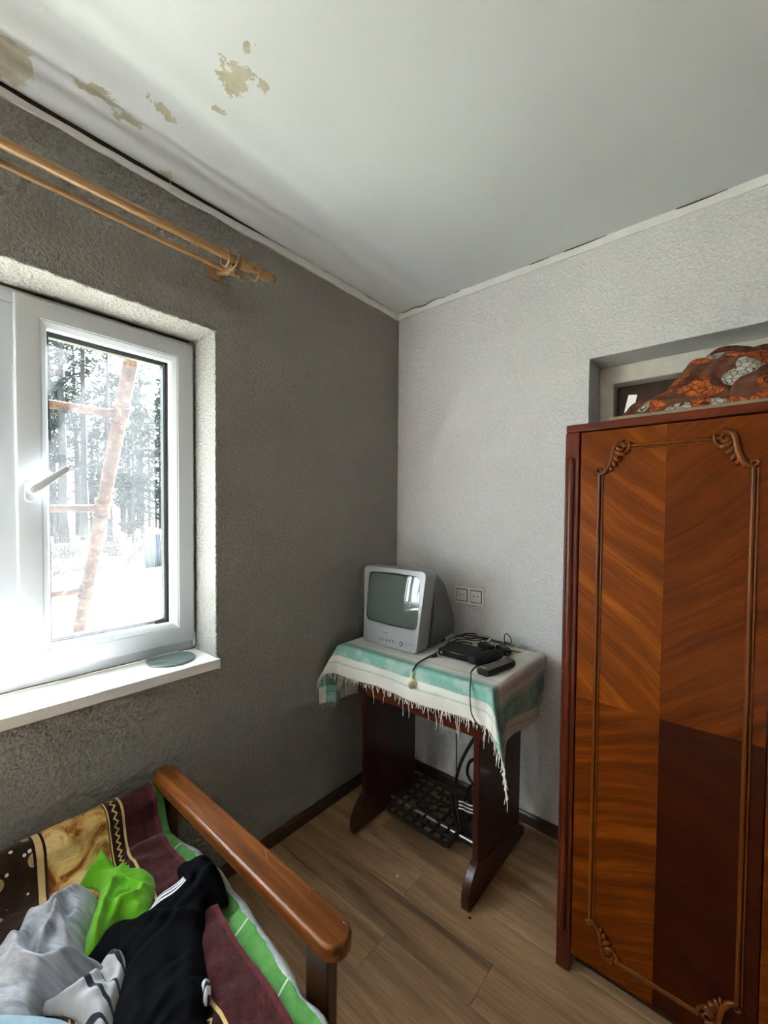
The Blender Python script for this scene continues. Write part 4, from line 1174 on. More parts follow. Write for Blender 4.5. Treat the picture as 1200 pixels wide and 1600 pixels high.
# ================================================================== curtain rod
M_RODW = wood('pale_varnished_wood', srgb(118, 86, 50), srgb(148, 112, 70), srgb(168, 132, 88), 'y', 0.8, 0.35, coat=0.2)
RX, RZ = 0.130, 2.203
cr = thing('curtain_rod', (0.0, -1.05, 2.2), 'pale wooden double curtain rod with turned finial above the window', 'curtain rod')
ye = onx(RX, 405, 425).y
w = MB(); w.tube([(RX, -3.0, RZ), (RX, ye, RZ)], 0.0135, 16); w.build('rod', M_RODW, cr, smooth=50)
yi = onx(0.070, 376, 432).y
w = MB(); w.tube([(0.070, -2.98, RZ - 0.012), (0.070, yi, RZ - 0.012)], 0.0085, 12); w.build('inner_rod', M_RODW, cr, smooth=50)
w = MB(); w.lathe([(0.004, 0), (0.0095, 0.002), (0.0095, 0.010), (0.005, 0.012), (0.003, 0.018)], (0.070, yi - 0.004, RZ - 0.012), (0, 1, 0), 12); w.build('inner_cap', M_RODW, cr, smooth=50)
w = MB(); w.lathe([(0.0130, -0.004), (0.0185, -0.002), (0.0195, 0.004), (0.0165, 0.008), (0.0175, 0.014), (0.0205, 0.024), (0.0195, 0.034), (0.0140, 0.044), (0.0110, 0.048), (0.0135, 0.052), (0.0145, 0.060), (0.0115, 0.068), (0.004, 0.073)], (RX, ye - 0.002, RZ), (0, 1, 0), 20); w.build('finial', M_RODW, cr, smooth=50)
yb = -1.045
w = MB(); w.lathe([(0.030, 0.0), (0.030, 0.008), (0.022, 0.014), (0.013, 0.022)], (0.0005, yb, RZ + 0.004), (1, 0, 0), 20)
w.tube(spline([(0.015, yb, RZ + 0.004), (0.05, yb, RZ - 0.012), (0.09, yb, RZ - 0.024), (RX, yb, RZ - 0.020)], 5), 0.011, 12); w.build('bracket', M_RODW, cr, smooth=50)
yc = onx(RX, 384, 416).y
w = MB(); w.lathe([(0.0140, -0.022), (0.0195, -0.020), (0.0205, -0.012), (0.0180, -0.006), (0.0195, 0.004), (0.0185, 0.014), (0.0145, 0.022)], (RX, yc, RZ), (0, 1, 0), 18); w.build('rod_collar', M_RODW, cr, smooth=50)
for px, py, lab in ((352, 402, 'pale wooden curtain ring on the rod, farthest from the finial'), (366, 410, 'pale wooden curtain ring on the rod, between the two others'), (398, 424, 'pale wooden curtain ring on the rod, next to the finial')):
    p = onx(RX, px, py); c = Vector((RX, p.y, RZ - 0.0095))
    rg = thing('curtain_ring', c, lab, 'curtain ring', 'curtain rings')
    tl_ = radians(random.uniform(-14, 14))
    w = MB(); pts = []
    for k in range(33):
        a = 2*pi*k/32; pts.append(c + Vector((0.0245 * cos(a), 0.0245 * sin(a) * sin(tl_), 0.0245 * sin(a) * cos(tl_))))
    w.tube(pts, 0.0038, 9, cap=False); w.build('ring_body', M_RODW, rg, smooth=60)
    lo = c + Vector((0, -0.0245 * sin(tl_), -0.0245 * cos(tl_) - 0.003))
    w = MB(); w.tube(spline([lo + Vector((0.004, 0, 0.003)), lo, lo + Vector((-0.003, 0.003, -0.009)), lo + Vector((0.004, 0.0, -0.022)), lo + Vector((0.008, -0.002, -0.016)), lo + Vector((0.006, -0.002, -0.010))], 4), 0.0010, 6); w.build('hook', M_STEEL, rg, smooth=60)
c = Vector((0.070, yi - 0.012, RZ - 0.02)); w = MB(); w.tube(spline([c + Vector((0, 0, 0.018)), c + Vector((0.010, 0, 0.008)), c + Vector((0.004, 0, -0.006)), c + Vector((0.0, 0, -0.016)), c + Vector((0.006, 0, -0.012))], 4), 0.0012, 6); w.build('end_hook', M_STEEL, cr, smooth=60)

# ================================================================== sheer curtain drawn aside at the far end of the rod
m = Mat('white_sheer')
tr = m.n('ShaderNodeBsdfTransparent'); tl_ = m.n('ShaderNodeBsdfTranslucent'); df = m.n('ShaderNodeBsdfDiffuse')
tl_.inputs[0].default_value = (0.92, 0.91, 0.88, 1); df.inputs[0].default_value = (0.85, 0.84, 0.82, 1)
a_ = m.n('ShaderNodeMixShader'); a_.inputs[0].default_value = 0.05; m.l(tl_.outputs[0], a_.inputs[1]); m.l(df.outputs[0], a_.inputs[2])
b_ = m.n('ShaderNodeMixShader'); m.l(m.ramp(m.noise(m.tc(), 900, 1), [(0.4, 0.88), (0.6, 0.98)]), b_.inputs[0]); m.l(tr.outputs[0], b_.inputs[1]); m.l(a_.outputs[0], b_.inputs[2])
m.t.nodes.remove(m.p); m.l(b_.outputs[0], m.out.inputs[0])
w = MB()
def cur(a, b):
    y = -1.87 - 1.08 * a; z = 2.172 - 1.56 * b
    ph = 78 * (y + 0.02 * sin(y * 9)) + 0.5 * b
    return (RX + 0.006 + (0.012 + 0.020 * b) * sin(ph) + 0.010 * b * sin(y * 23), y + 0.008 * cos(ph * 0.5), z)
w.grid(220, 14, cur); o = w.build('sheer_curtain', m.m, smooth=True, recalc=False)
tag(o, 'white sheer curtain drawn aside on the far end of the wooden rod', 'curtain')

# ================================================================== glass disc on the sill
gd = Vector((-0.096, -1.163, 0.8345))
def glassy(name, tint):
    m = Mat(name); m.set(color=tint, rough=0.05); m.p.inputs['Transmission Weight'].default_value = 0.75; m.p.inputs['IOR'].default_value = 1.45; return m.m
w = MB(); w.lathe([(0.072, 0.0), (0.078, 0.0015), (0.079, 0.004), (0.077, 0.006), (0.074, 0.0055), (0.055, 0.0045), (0.0, 0.0044)], gd, (0, 0, 1), 48)
o = w.build('glass_plate', glassy('green_glass', srgb(186, 208, 200)), smooth=40); tag(o, 'round greenish glass plate lying on the window sill', 'plate')

# small things on the floor
w = MB(); p = onz(0.004, 621, 1369); w.lathe([(0.001, -0.004), (0.004, -0.003), (0.0055, 0), (0.004, 0.003), (0.001, 0.004)], p, (0, 0, 1), 10); o = w.build('pebble', plain('chalk_white', srgb(225, 222, 212), 0.8)); tag(o, 'tiny white crumb on the floor in front of the table', 'crumb')
w = MB(); p = onz(0.001, 734, 1434); w.prism([(0, 0), (0.009, 0.002), (0.011, 0.008), (0.003, 0.010)], (p.x - .005, p.y - .005, 0.0003), (1, 0, 0), (0, 1, 0), (0, 0, 1), 0, 0.0015); o = w.build('chip', M_BLACKP); tag(o, 'small dark chip on the floor by the right table foot', 'chip')
cable('floor_cable', [(0.74, -0.022, 0.0035), (0.80, -0.024, 0.0035), (0.86, -0.030, 0.0035), (0.92, -0.040, 0.0035), (0.99, -0.045, 0.0035)], 0.003, 'pale cable along the baseboard between table and wardrobe', mat=plain('grey_cable', srgb(170, 165, 155), 0.5))

# ================================================================== sofa
M_ARM = wood('varnished_pine', srgb(74, 36, 9), srgb(114, 61, 19), srgb(146, 86, 34), 'x', 1.3, 0.34, coat=0.12, stretch=30, fine=0.45, bump=0.2, spec=0.4)
M_DARKW = wood('dark_stained_wood', srgb(40, 20, 10), srgb(60, 32, 16), srgb(76, 44, 24), 'z', 1.0, 0.3, coat=0.3)
SEAT = 0.405
YA0, YA1 = -1.296, -1.228
SYE = -3.15
sf = thing('sofa', (0.45, -2.2, 0), 'wooden-armed sofa bed along the window wall, covered with blankets', 'sofa')
def arm(ya, yb, zt=0.556):
    n = 8; xa, xb = 0.062, 0.890; ym = (ya + yb) / 2; hw = abs(yb - ya) / 2
    out = [(xb - hw + hw * sin(pi * k / n), ym - hw * cos(pi * k / n)) for k in range(n + 1)] + [(xa + hw * 0.8 - hw * 0.8 * sin(pi * k / n), ym + hw * cos(pi * k / n)) for k in range(n + 1)]
    w = MB(); w.prism(out, (0, 0, 0), (1, 0, 0), (0, 1, 0), (0, 0, 1), zt - 0.034, zt)
    return w.build('armrest', M_ARM, sf, bevel=0.006, bseg=3)
ar = arm(YA0, YA1)
M_CHIP = plain('bare_scratch', srgb(214, 206, 192), 0.8)
for (xa, ya), (xb, yb_), r in (((482, 1397), (485, 1393), 0.0016), ((488, 1388), (491, 1389), 0.0014), ((439, 1352), (440, 1348), 0.0009), ((413.5, 1327), (418.5, 1344), 0.0005), ((536, 1440), (538, 1443), 0.0012)):
    p, q = onz(0.5563, xa, ya), onz(0.5563, xb, yb_); w = MB(); w.tube([p, p.lerp(q, 0.5), q], [r * 0.5, r, r * 0.5], 5, flat=0.4); w.build('scratch', M_CHIP, ar)
w = MB(); w.box((0.770, -1.262, 0.0), (0.838, -1.234, 0.5225)); w.build('front_post', M_DARKW, sf, bevel=0.004)
w = MB(); w.box((0.075, -1.262, 0.0), (0.120, -1.234, 0.5225)); w.build('rear_post', M_DARKW, sf, bevel=0.004)
w = MB(); w.box((0.120, -1.260, 0.14), (0.770, -1.238, 0.26)); w.build('side_rail', M_DARKW, sf, bevel=0.003)
w = MB(); w.box((0.020, SYE, 0.36), (0.055, -1.240, 0.468)); w.build('back_rail', M_DARKW, sf, bevel=0.004)
w = MB(); w.box((0.020, SYE, 0.16), (0.055, -1.240, 0.26)); w.build('back_rail', M_DARKW, sf, bevel=0.004)
w = MB(); w.box((0.800, SYE, 0.16), (0.830, -1.263, 0.27)); w.build('front_rail', M_DARKW, sf, bevel=0.003)
arm(SYE - 0.04, SYE + 0.028)
w = MB(); w.box((0.770, SYE - 0.02, 0.0), (0.838, SYE + 0.008, 0.5225)); w.build('front_post', M_DARKW, sf, bevel=0.004)
w = MB(); w.box((0.075, SYE - 0.02, 0.0), (0.120, SYE + 0.008, 0.5225)); w.build('rear_post', M_DARKW, sf, bevel=0.004)
M_TICK = plain('mattress_fabric', srgb(150, 140, 120), 0.9, var=0.1)
w = MB(); w.box((0.125, SYE + 0.03, 0.275), (0.865, -1.300, SEAT - 0.012)); w.build('seat_mattress', M_TICK, sf, bevel=0.03, bseg=4)
w = MB(); w.box((0.058, SYE + 0.03, 0.275), (0.122, -1.315, 0.512)); w.build('back_cushion', M_TICK, sf, bevel=0.02, bseg=4)
def S(x, y):                                             # height of what covers seat and back
    return SEAT + 0.108 * (1 - sstep(0.085, 0.165, x)) + 0.012 * exp(-((x - 0.19) / 0.03) ** 2) * 0

# green bedding along the side
def green_mat():
    m = Mat('green_quilt'); m.set(rough=0.9, spec=0.1); v = m.tc('UV'); s = m.sep(v)   # u along the edge, v across (m), 0 = hem side
    g = m.ramp(m.noise(v, 28, 4, 0.65), [(0.3, srgb(88, 150, 74)), (0.7, srgb(118, 176, 104))])
    pale = m.ramp(m.noise(v, 20, 3), [(0.3, srgb(178, 192, 160)), (0.7, srgb(200, 208, 184))])
    lav = m.ramp(m.noise(v, 55, 3), [(0.35, srgb(176, 184, 202)), (0.65, srgb(214, 218, 224))])
    edge = m.math('ADD', 0.068, m.math('MULTIPLY', m.math('SUBTRACT', m.noise(m.comb(s[0], 0, 0), 16, 2), 0.5), 0.026))
    c = m.mix(m.math('GREATER_THAN', s[1], edge), g, lav)
    c = m.mix(m.math('GREATER_THAN', s[1], m.math('ADD', edge, 0.010)), c, pale)
    fr_u = m.math('FRACT', m.math('DIVIDE', m.math('ADD', s[0], m.math('MULTIPLY', s[1], 0.25)), 0.175))
    line = m.math('MULTIPLY', m.math('LESS_THAN', fr_u, 0.024), m.math('LESS_THAN', s[1], edge))
    c = m.mix(line, c, srgb(222, 232, 216))
    # pale figures near the back
    m.color(c); m.bump(m.noise(v, 140, 3), 0.4, 0.003)
    return m.m
ED = [onz(0.39, x, y) for x, y in ((235, 1272), (280, 1313), (313, 1334), (345, 1362), (369, 1395), (397, 1427), (420, 1465), (448, 1502), (471, 1539), (485, 1567), (509, 1598), (535, 1640))]
def edge_y(x):
    if x <= ED[0].x: return ED[0].y
    for p, q in zip(ED[:-1], ED[1:]):
        if q.x >= x: return p.y + (q.y - p.y) * (x - p.x) / max(1e-6, q.x - p.x)
    return ED[-1].y
w = MB()
def green_pos(a, b):
    x = 0.070 + (0.915 - 0.070) * a; v = -0.09 + 0.26 * b       # v: 0 at y=-1.345
    wav = 0.010 * noise.noise(Vector((x * 9, 1.3, 0))) + 0.006 * noise.noise(Vector((x * 22, 4.3, 0)))
    ysh = -0.030 * sstep(0.45, 0.9, x) + 0.006
    L = max(0.03, edge_y(x) + 1.345 - ysh - 0.024) + wav * 0.5
    z = S(x, 0) + 0.001 + 0.004 * noise.noise(Vector((x * 14, v * 20, 2)))
    if v < L: y = -1.345 + v; z += 0.006 * sstep(L - 0.04, L, v) 
    else:
        q = v - L; r = 0.022; an = min(q / r, pi * 0.56)
        y = -1.345 + L + r * sin(an); z += 0.006 - r * (1 - cos(an)) - max(0, q - r * pi * 0.56) * 0.98
        y += 0.004 * noise.noise(Vector((x * 16, 7, 0)))
    fx = sstep(0.875, 0.915, x)
    z -= 0.02 * fx
    return Vector((x, y + ysh, z))
w.grid(130, 46, green_pos, uvfn=lambda a, b: (0.845 * a, -0.09 + 0.26 * b))
o = w.build('green_quilt', green_mat(), smooth=True, recalc=False, solid=0.004); tag(o, 'green and white quilt edge showing beside the wooden armrest', 'quilt')

# brown blanket over seat and back
def blanket_mat():
    m = Mat('brown_patterned_blanket'); m.set(rough=0.95, spec=0.08, sheen=0.2); v = m.tc('UV'); s = m.sep(v)
    maroon = m.ramp(m.noise(v, 60, 3), [(0.3, srgb(58, 24, 26)), (0.7, srgb(80, 36, 38))])
    hem = srgb(96, 40, 48)
    cream = srgb(206, 178, 122)
    n1 = m.noise(v, 13, 4, 0.6, 1.2)
    gold = m.ramp(n1, [(0.28, srgb(70, 40, 16)), (0.40, srgb(136, 80, 30)), (0.50, srgb(198, 152, 84)), (0.62, srgb(222, 194, 134)), (0.74, srgb(176, 108, 50))])
    pv = m.voronoi(m.mapping(v, scale=(1, 1, 1)), 22)
    petal = m.ramp(pv, [(0.26, srgb(176, 146, 104)), (0.33, srgb(190, 162, 122)), (0.36, srgb(48, 30, 22)), (1.0, srgb(44, 28, 20))])
    petal = m.mix(m.math('LESS_THAN', m.voronoi(m.mapping(v, loc=(0.02, 0.01, 0)), 42), 0.17), petal, srgb(214, 206, 190))
    tri = m.math('ABSOLUTE', m.math('SUBTRACT', m.math('FRACT', m.math('MULTIPLY', s[0], 52.0)), 0.5))
    zz = m.math('ABSOLUTE', m.math('SUBTRACT', s[1], m.math('ADD', 0.1025, m.math('MULTIPLY', tri, 0.018))))
    zig = m.mix(m.math('LESS_THAN', zz, 0.0024), srgb(52, 28, 22), cream)
    hatch = m.math('LESS_THAN', m.math('FRACT', m.math('MULTIPLY', s[0], 110.0)), 0.5)
    hat = m.mix(hatch, srgb(196, 170, 120), srgb(92, 58, 40))
    diag = m.math('FRACT', m.math('MULTIPLY', m.math('ADD', s[1], m.math('MULTIPLY', s[0], 0.45)), 8.5))
    tail = m.mix(m.math('LESS_THAN', diag, 0.38), maroon, hat)
    tail = m.mix(m.math('LESS_THAN', m.math('ABSOLUTE', m.math('SUBTRACT', diag, 0.38)), 0.035), tail, cream)
    c = hem
    def over(c, a, col):
        return m.mix(m.math('GREATER_THAN', s[1], a), c, col)
    for a, col in ((0.010, maroon), (0.086, cream), (0.092, zig), (0.122, cream), (0.1255, srgb(60, 34, 22)), (0.128, gold), (0.262, srgb(46, 28, 20)), (0.268, cream), (0.282, srgb(46, 28, 20)), (0.288, petal), (0.352, srgb(46, 28, 20)), (0.358, cream), (0.372, tail)):
        c = over(c, a, col)
    m.color(c); m.bump(m.noise(v, 220, 3), 0.5, 0.003)
    return m.m
path = [(0.040, 0.470), (0.050, 0.508), (0.070, 0.520), (0.095, 0.516), (0.118, 0.492), (0.138, 0.452), (0.158, 0.424), (0.185, 0.416), (0.24, 0.413), (0.34, 0.412), (0.50, 0.412), (0.66, 0.412), (0.80, 0.411), (0.868, 0.405), (0.893, 0.385), (0.899, 0.33), (0.900, 0.22)]
pth = spline([(x, 0, z) for x, z in path], 6); arc = [0]
for a, b in zip(pth[:-1], pth[1:]): arc.append(arc[-1] + (b - a).length)
def path_at(s):
    for i in range(len(arc) - 1):
        if arc[i + 1] >= s or i == len(arc) - 2:
            t = (s - arc[i]) / max(1e-9, arc[i + 1] - arc[i]); return pth[i].lerp(pth[i + 1], min(1, t))
NU, NV = 120, 150
def vmap(b): return 1.72 * (b ** 1.7)
def bl_pos(a, b):
    s = arc[-1] * a; v = vmap(b); p = path_at(s)
    hem = 0.012 * noise.noise(Vector((s * 6, 3.3, 0)))
    y = -1.303 - 0.038 * sstep(0.15, 0.9, p.x) - v + hem
    wk = 0.55 if v > 0.11 and p.x > 0.15 else 1.0
    wz = 0.012 * noise.noise(Vector((s * 9, v * 12, 0))) + 0.007 * noise.noise(Vector((s * 24, v * 17, 5))) + 0.006 * (1 - 2.2 * abs(noise.noise(Vector((s * 16 + v * 6, v * 10, 9)))))
    fold = 0.010 * exp(-((p.x - 0.135 - 0.02 * noise.noise(Vector((v * 7, 0, 1)))) / 0.020) ** 2) * (1 if p.z < 0.49 else 0)
    up = 0.006 * exp(-(v / 0.012) ** 2)
    out = max(0.0, wz * (wk if p.x > 0.15 else 0.5) + 0.006) + up * 0.5
    nrm = Vector((0, 0, 1)) if p.x > 0.17 and p.x < 0.86 else Vector((0.75, 0, 0.65))
    q = Vector((p.x, y, p.z)) + nrm * out - nrm * fold * 0.6
    return q
w = MB(); w.grid(NU, NV, bl_pos, uvfn=lambda a, b: (arc[-1] * a, vmap(b)))
o = w.build('blanket', blanket_mat(), smooth=True, recalc=False, solid=0.004); tag(o, 'maroon and gold patterned blanket covering the sofa seat and back', 'blanket')

# clothes thrown on the sofa
BG = lambda x, y: 0.4265 + 0.102 * (1 - sstep(0.075, 0.165, x))
def g4(pts, z=0.44): return [(onz(z, x / 4.21, 1220 + y / 4.21).x, onz(z, x / 4.21, 1220 + y / 4.21).y) for x, y in pts]
def g3(pts, z=0.44): return [(onz(z, x / 2.143, 1180 + y / 2.143).x, onz(z, x / 2.143, 1180 + y / 2.143).y) for x, y in pts]
def fabric(name, lo, hi, scale=30, bump=0.3, rough=0.9, stripes=None, sheen=0.15, spec=0.12):
    m = Mat(name); m.set(rough=rough, spec=spec, sheen=sheen); v = m.tc('UV')
    c = m.ramp(m.noise(v, scale, 4, 0.65), [(0.3, lo), (0.7, hi)])
    if stripes: c = stripes(m, v, c)
    m.color(c); m.bump(m.noise(v, 420, 2), bump, 0.001)
    return m.m
M_LIME = fabric('lime_jersey', srgb(92, 160, 28), srgb(112, 180, 42), 12)
lime = cloth_heap('lime_shirt', g4([(505, 690), (560, 590), (640, 495), (695, 468), (738, 500), (772, 572), (840, 562), (930, 557), (1005, 595), (1022, 680), (1002, 780), (960, 855), (890, 900), (790, 905), (745, 960), (700, 1030), (655, 1100), (590, 1125), (555, 1110), (560, 990), (600, 860), (648, 740), (650, 697), (590, 668)], 0.44), BG, 0.020, M_LIME, 0.0045, rim=0.013, ridges=[(g4([(560, 640), (620, 600), (700, 600), (780, 600), (850, 640)]), 0.021, 0.0064), (g4([(640, 500), (690, 560), (720, 600)]), 0.024, 0.0080), (g4([(700, 640), (820, 700), (960, 720)]), 0.018, 0.0080), (g4([(620, 1080), (660, 920), (720, 780), (760, 680)]), 0.027, 0.0088),
     (g4([(700, 1000), (790, 840), (880, 800), (980, 700)]), 0.018, 0.0080), (g4([(640, 560), (600, 620)]), -0.018, 0.0048), (g4([(770, 800), (850, 760), (930, 780)]), -0.015, 0.0056)], wr=(0.016, 22, 55), seed=1)
tag(lime, 'lime green t-shirt crumpled on the blanket', 't-shirt')

def black_stripes(m, v, c):
    s = m.sep(m.tc('Object'))
    a = Vector(g3([(468, 540)])[0]).to_2d() if False else Vector((*g3([(462, 546)])[0],)); b = Vector((*g3([(618, 452)])[0],))
    d = (b - a); L = d.length; d = d / L; nx, ny = -d.y, d.x
    al = m.math('ADD', m.math('MULTIPLY', m.math('SUBTRACT', s[0], a.x), d.x), m.math('MULTIPLY', m.math('SUBTRACT', s[1], a.y), d.y))
    pe = m.math('ADD', m.math('MULTIPLY', m.math('SUBTRACT', s[0], a.x), nx), m.math('MULTIPLY', m.math('SUBTRACT', s[1], a.y), ny))
    tot = None
    for off in (-0.0075, 0.0, 0.0075):
        k = m.math('LESS_THAN', m.math('ABSOLUTE', m.math('SUBTRACT', pe, off)), 0.0024)
        tot = k if tot is None else m.math('MAXIMUM', tot, k)
    rng = m.math('MULTIPLY', m.math('GREATER_THAN', al, 0.0), m.math('LESS_THAN', al, L))
    return m.mix(m.math('MULTIPLY', tot, rng), c, srgb(220, 222, 228))
M_BLK = fabric('black_jersey', (0.0018, 0.0018, 0.0026), (0.004, 0.004, 0.0058), 10, 0.25, stripes=black_stripes, sheen=0.0, spec=0.08)
blk = cloth_heap('track_pants', g3([(598, 356), (640, 342), (702, 338), (738, 380), (762, 455), (760, 490), (700, 500), (690, 560), (684, 650), (700, 720), (704, 800), (690, 870), (690, 960), (600, 1010), (480, 1010), (380, 960), (372, 880), (392, 790), (408, 700), (370, 690), (290, 680), (322, 592), (388, 542), (480, 520), (520, 478), (600, 425), (592, 390)], 0.44), BG,
    lambda x, y: 0.022 + 0.034 * exp(-((Vector((x, y)) - Vector(g3([(680, 420)])[0])).length / 0.055) ** 2), M_BLK, 0.0055, rim=0.015, ridges=[(g3([(440, 575), (560, 570), (660, 560), (690, 520)]), 0.018, 0.012), (g3([(480, 520), (560, 470), (640, 420), (700, 360)]), 0.010, 0.014), (g3([(630, 380), (660, 430), (650, 480)]), -0.016, 0.008), (g3([(520, 640), (560, 760), (540, 900)]), 0.012, 0.020), (g3([(640, 640), (630, 760), (650, 880)]), 0.010, 0.018), (g3([(440, 700), (470, 820), (440, 940)]), 0.010, 0.015)], wr=(0.014, 14, 110), seed=2)
tag(blk, 'black track pants with three white stripes heaped on the blanket', 'track pants')
# white striped cuff of the pants
M_CUFF = fabric('white_black_cuff', srgb(196, 196, 200), srgb(222, 222, 226), 20, stripes=lambda m, v, c: m.mix(m.math('LESS_THAN', m.math('FRACT', m.math('MULTIPLY', m.sep(v)[0], 95.0)), 0.35), c, srgb(26, 26, 32)))
cuff = cloth_heap('cuff', g3([(660, 765), (690, 728), (704, 740), (706, 790), (700, 815), (672, 815), (668, 790)], 0.45), lambda x, y: BG(x, y) + 0.010, 0.022, M_CUFF, 0.004, rim=0.008, ridges=(), wr=(0.003, 30, 20), seed=7, uvang=40)
cuff.parent = blk

def heather(m, v, c):
    w_ = m.noise(m.mapping(v, scale=(14, 90, 1)), 1.4, 4, 0.6, 0.4)
    c = m.mix(0.6, c, m.ramp(w_, [(0.34, srgb(150, 156, 172)), (0.58, (1, 1, 1))]), 'MULTIPLY')
    return c
M_HEATH = fabric('grey_heather_jersey', srgb(150, 152, 160), srgb(178, 179, 185), 9, stripes=heather)
gry = cloth_heap('grey_shirt', g4([(-160, 1250), (-80, 1120), (0, 1060), (70, 985), (112, 935), (150, 845), (250, 802), (400, 735), (480, 692), (575, 668), (640, 690), (645, 760), (608, 870), (566, 970), (556, 1080), (555, 1135), (640, 1115), (700, 1140), (640, 1215), (520, 1320), (400, 1385), (270, 1430), (262, 1550), (80, 1580), (-60, 1560), (-160, 1450)], 0.46), BG, lambda x, y: 0.050, M_HEATH, 0.0050, rim=0.018, ridges=[(g4([(60, 1290), (150, 1370), (260, 1390), (380, 1350), (500, 1270), (620, 1170)]), 0.044, 0.0115), (g4([(200, 1010), (190, 1130), (230, 1230), (330, 1280)]), -0.037, 0.0094), (g4([(260, 1200), (330, 1120), (370, 1040), (440, 1000)]), 0.034, 0.0079),
     (g4([(120, 960), (250, 860), (420, 770), (600, 690)]), 0.020, 0.0115), (g4([(300, 1000), (360, 900), (430, 850), (560, 760)]), 0.020, 0.0101), (g4([(350, 1010), (400, 1090), (460, 1190)]), 0.034, 0.0072), (g4([(420, 880), (450, 960), (400, 1040)]), -0.031, 0.0072),
     (g4([(480, 1180), (540, 1150), (600, 1140)]), 0.020, 0.0072), (g4([(30, 1080), (100, 1180), (120, 1290)]), 0.024, 0.0115)], wr=(0.010, 17, 48), seed=3, uvang=35)
tag(gry, 'pale grey heather shirt heaped beside the lime shirt', 'shirt')
def navy(m, v, c):
    s = m.sep(v); wv = m.math('MULTIPLY', m.noise(v, 7, 2), 0.06)
    t = m.math('FRACT', m.math('MULTIPLY', m.math('ADD', s[0], wv), 30.0))
    return m.mix(m.math('LESS_THAN', t, 0.24), c, srgb(44, 46, 58))
M_NAVY = fabric('navy_striped_jersey', srgb(160, 160, 164), srgb(186, 185, 187), 10, stripes=navy)
nav = cloth_heap('striped_shirt', g4([(665, 1160), (740, 1100), (800, 1103), (838, 1150), (834, 1260), (790, 1400), (755, 1500), (745, 1620), (740, 1760), (600, 1760), (560, 1600), (500, 1540), (400, 1505), (250, 1495), (240, 1440), (280, 1425), (400, 1390), (520, 1330), (640, 1225)], 0.44), BG, 0.020, M_NAVY, 0.0045, rim=0.012, ridges=[(g4([(780, 1130), (810, 1220), (770, 1380), (740, 1500)]), 0.020, 0.010), (g4([(330, 1450), (470, 1430), (600, 1350), (700, 1250)]), 0.016, 0.012), (g4([(720, 1200), (690, 1260), (720, 1340)]), -0.014, 0.010), (g4([(600, 1500), (640, 1440), (700, 1420)]), 0.012, 0.012), (g4([(450, 1480), (560, 1500), (620, 1600)]), 0.014, 0.012)], wr=(0.016, 20, 25), seed=5, uvang=-62)
tag(nav, 'white shirt with navy stripes below the grey shirt', 'shirt')
M_DEN = fabric('pale_blue_cotton', srgb(120, 148, 168), srgb(152, 176, 192), 26)
den = cloth_heap('blue_garment', g4([(-200, 1510), (0, 1490), (120, 1482), (300, 1485), (430, 1498), (530, 1545), (585, 1620), (600, 1780), (400, 1850), (0, 1850), (-220, 1800)], 0.485), lambda x, y: BG(x, y) + 0.030, 0.042, M_DEN, 0.006, rim=0.015, ridges=[(g4([(60, 1540), (200, 1570), (420, 1560)], 0.46), 0.010, 0.014)], wr=(0.012, 16, 10), seed=6)
tag(den, 'pale blue garment at the sofa edge in front of the grey shirt', 'garment')
# ================================================================== outdoors
GZ = -0.50
def ground_mat():
    m = Mat('dry_grass_ground'); m.set(rough=1.0, spec=0.05); v = m.tc()
    c = m.ramp(m.noise(v, 1.4, 5, 0.7), [(0.30, srgb(80, 80, 62)), (0.5, srgb(128, 126, 116)), (0.7, srgb(146, 144, 138))])
    g = m.ramp(m.noise(v, 0.9, 4, 0.7), [(0.52, 0.0), (0.66, 0.8)])
    m.color(m.mix(g, c, srgb(84, 100, 58)))
    m.bump(m.noise(v, 12, 4, 0.7), 0.8, 0.05)
    return m.m
w = MB(); w.grid(60, 60, lambda a, b: (-0.25 - 95 * a ** 1.5, -45 + 100 * b, GZ + 0.06 * noise.noise(Vector((95 * a ** 1.5 * 0.5, 100 * b * 0.5, 0))) * min(1, a * 6)))
tag(w.build('ground', ground_mat(), smooth=True), kind='structure')
# rusty pipe ladder leaning on the house outside the window
M_RUST = None
m = Mat('rusty_pipe'); m.set(rough=0.85, spec=0.2); v = m.tc()
m.color(m.ramp(m.noise(v, 26, 5, 0.7), [(0.30, srgb(20, 11, 8)), (0.45, srgb(38, 22, 14)), (0.58, srgb(62, 42, 28)), (0.70, srgb(100, 86, 70))])); m.bump(m.noise(v, 60, 3), 0.5, 0.004); M_RUST = m.m
ly = -1.168
def lx(z): return -0.425 - 0.612 * (1.985 - z)
lb = Vector((lx(GZ), ly - 0.2, GZ)); ld = thing('pipe_ladder', (lx(GZ), -1.4, GZ), 'rusty pipe ladder leaning outside the window', 'ladder')
for yy in (ly, ly - 0.46):
    pts = []; zt = 2.05
    k = 24
    for i in range(k + 1):
        z = GZ + 0.012 + (zt - GZ) * i / k; pts.append((lx(z), yy + 0.006 * noise.noise(Vector((z * 2, yy, 0))), z))
    w = MB(); w.tube(pts, 0.0265, 14); w.build('stile', M_RUST, ld, smooth=60)
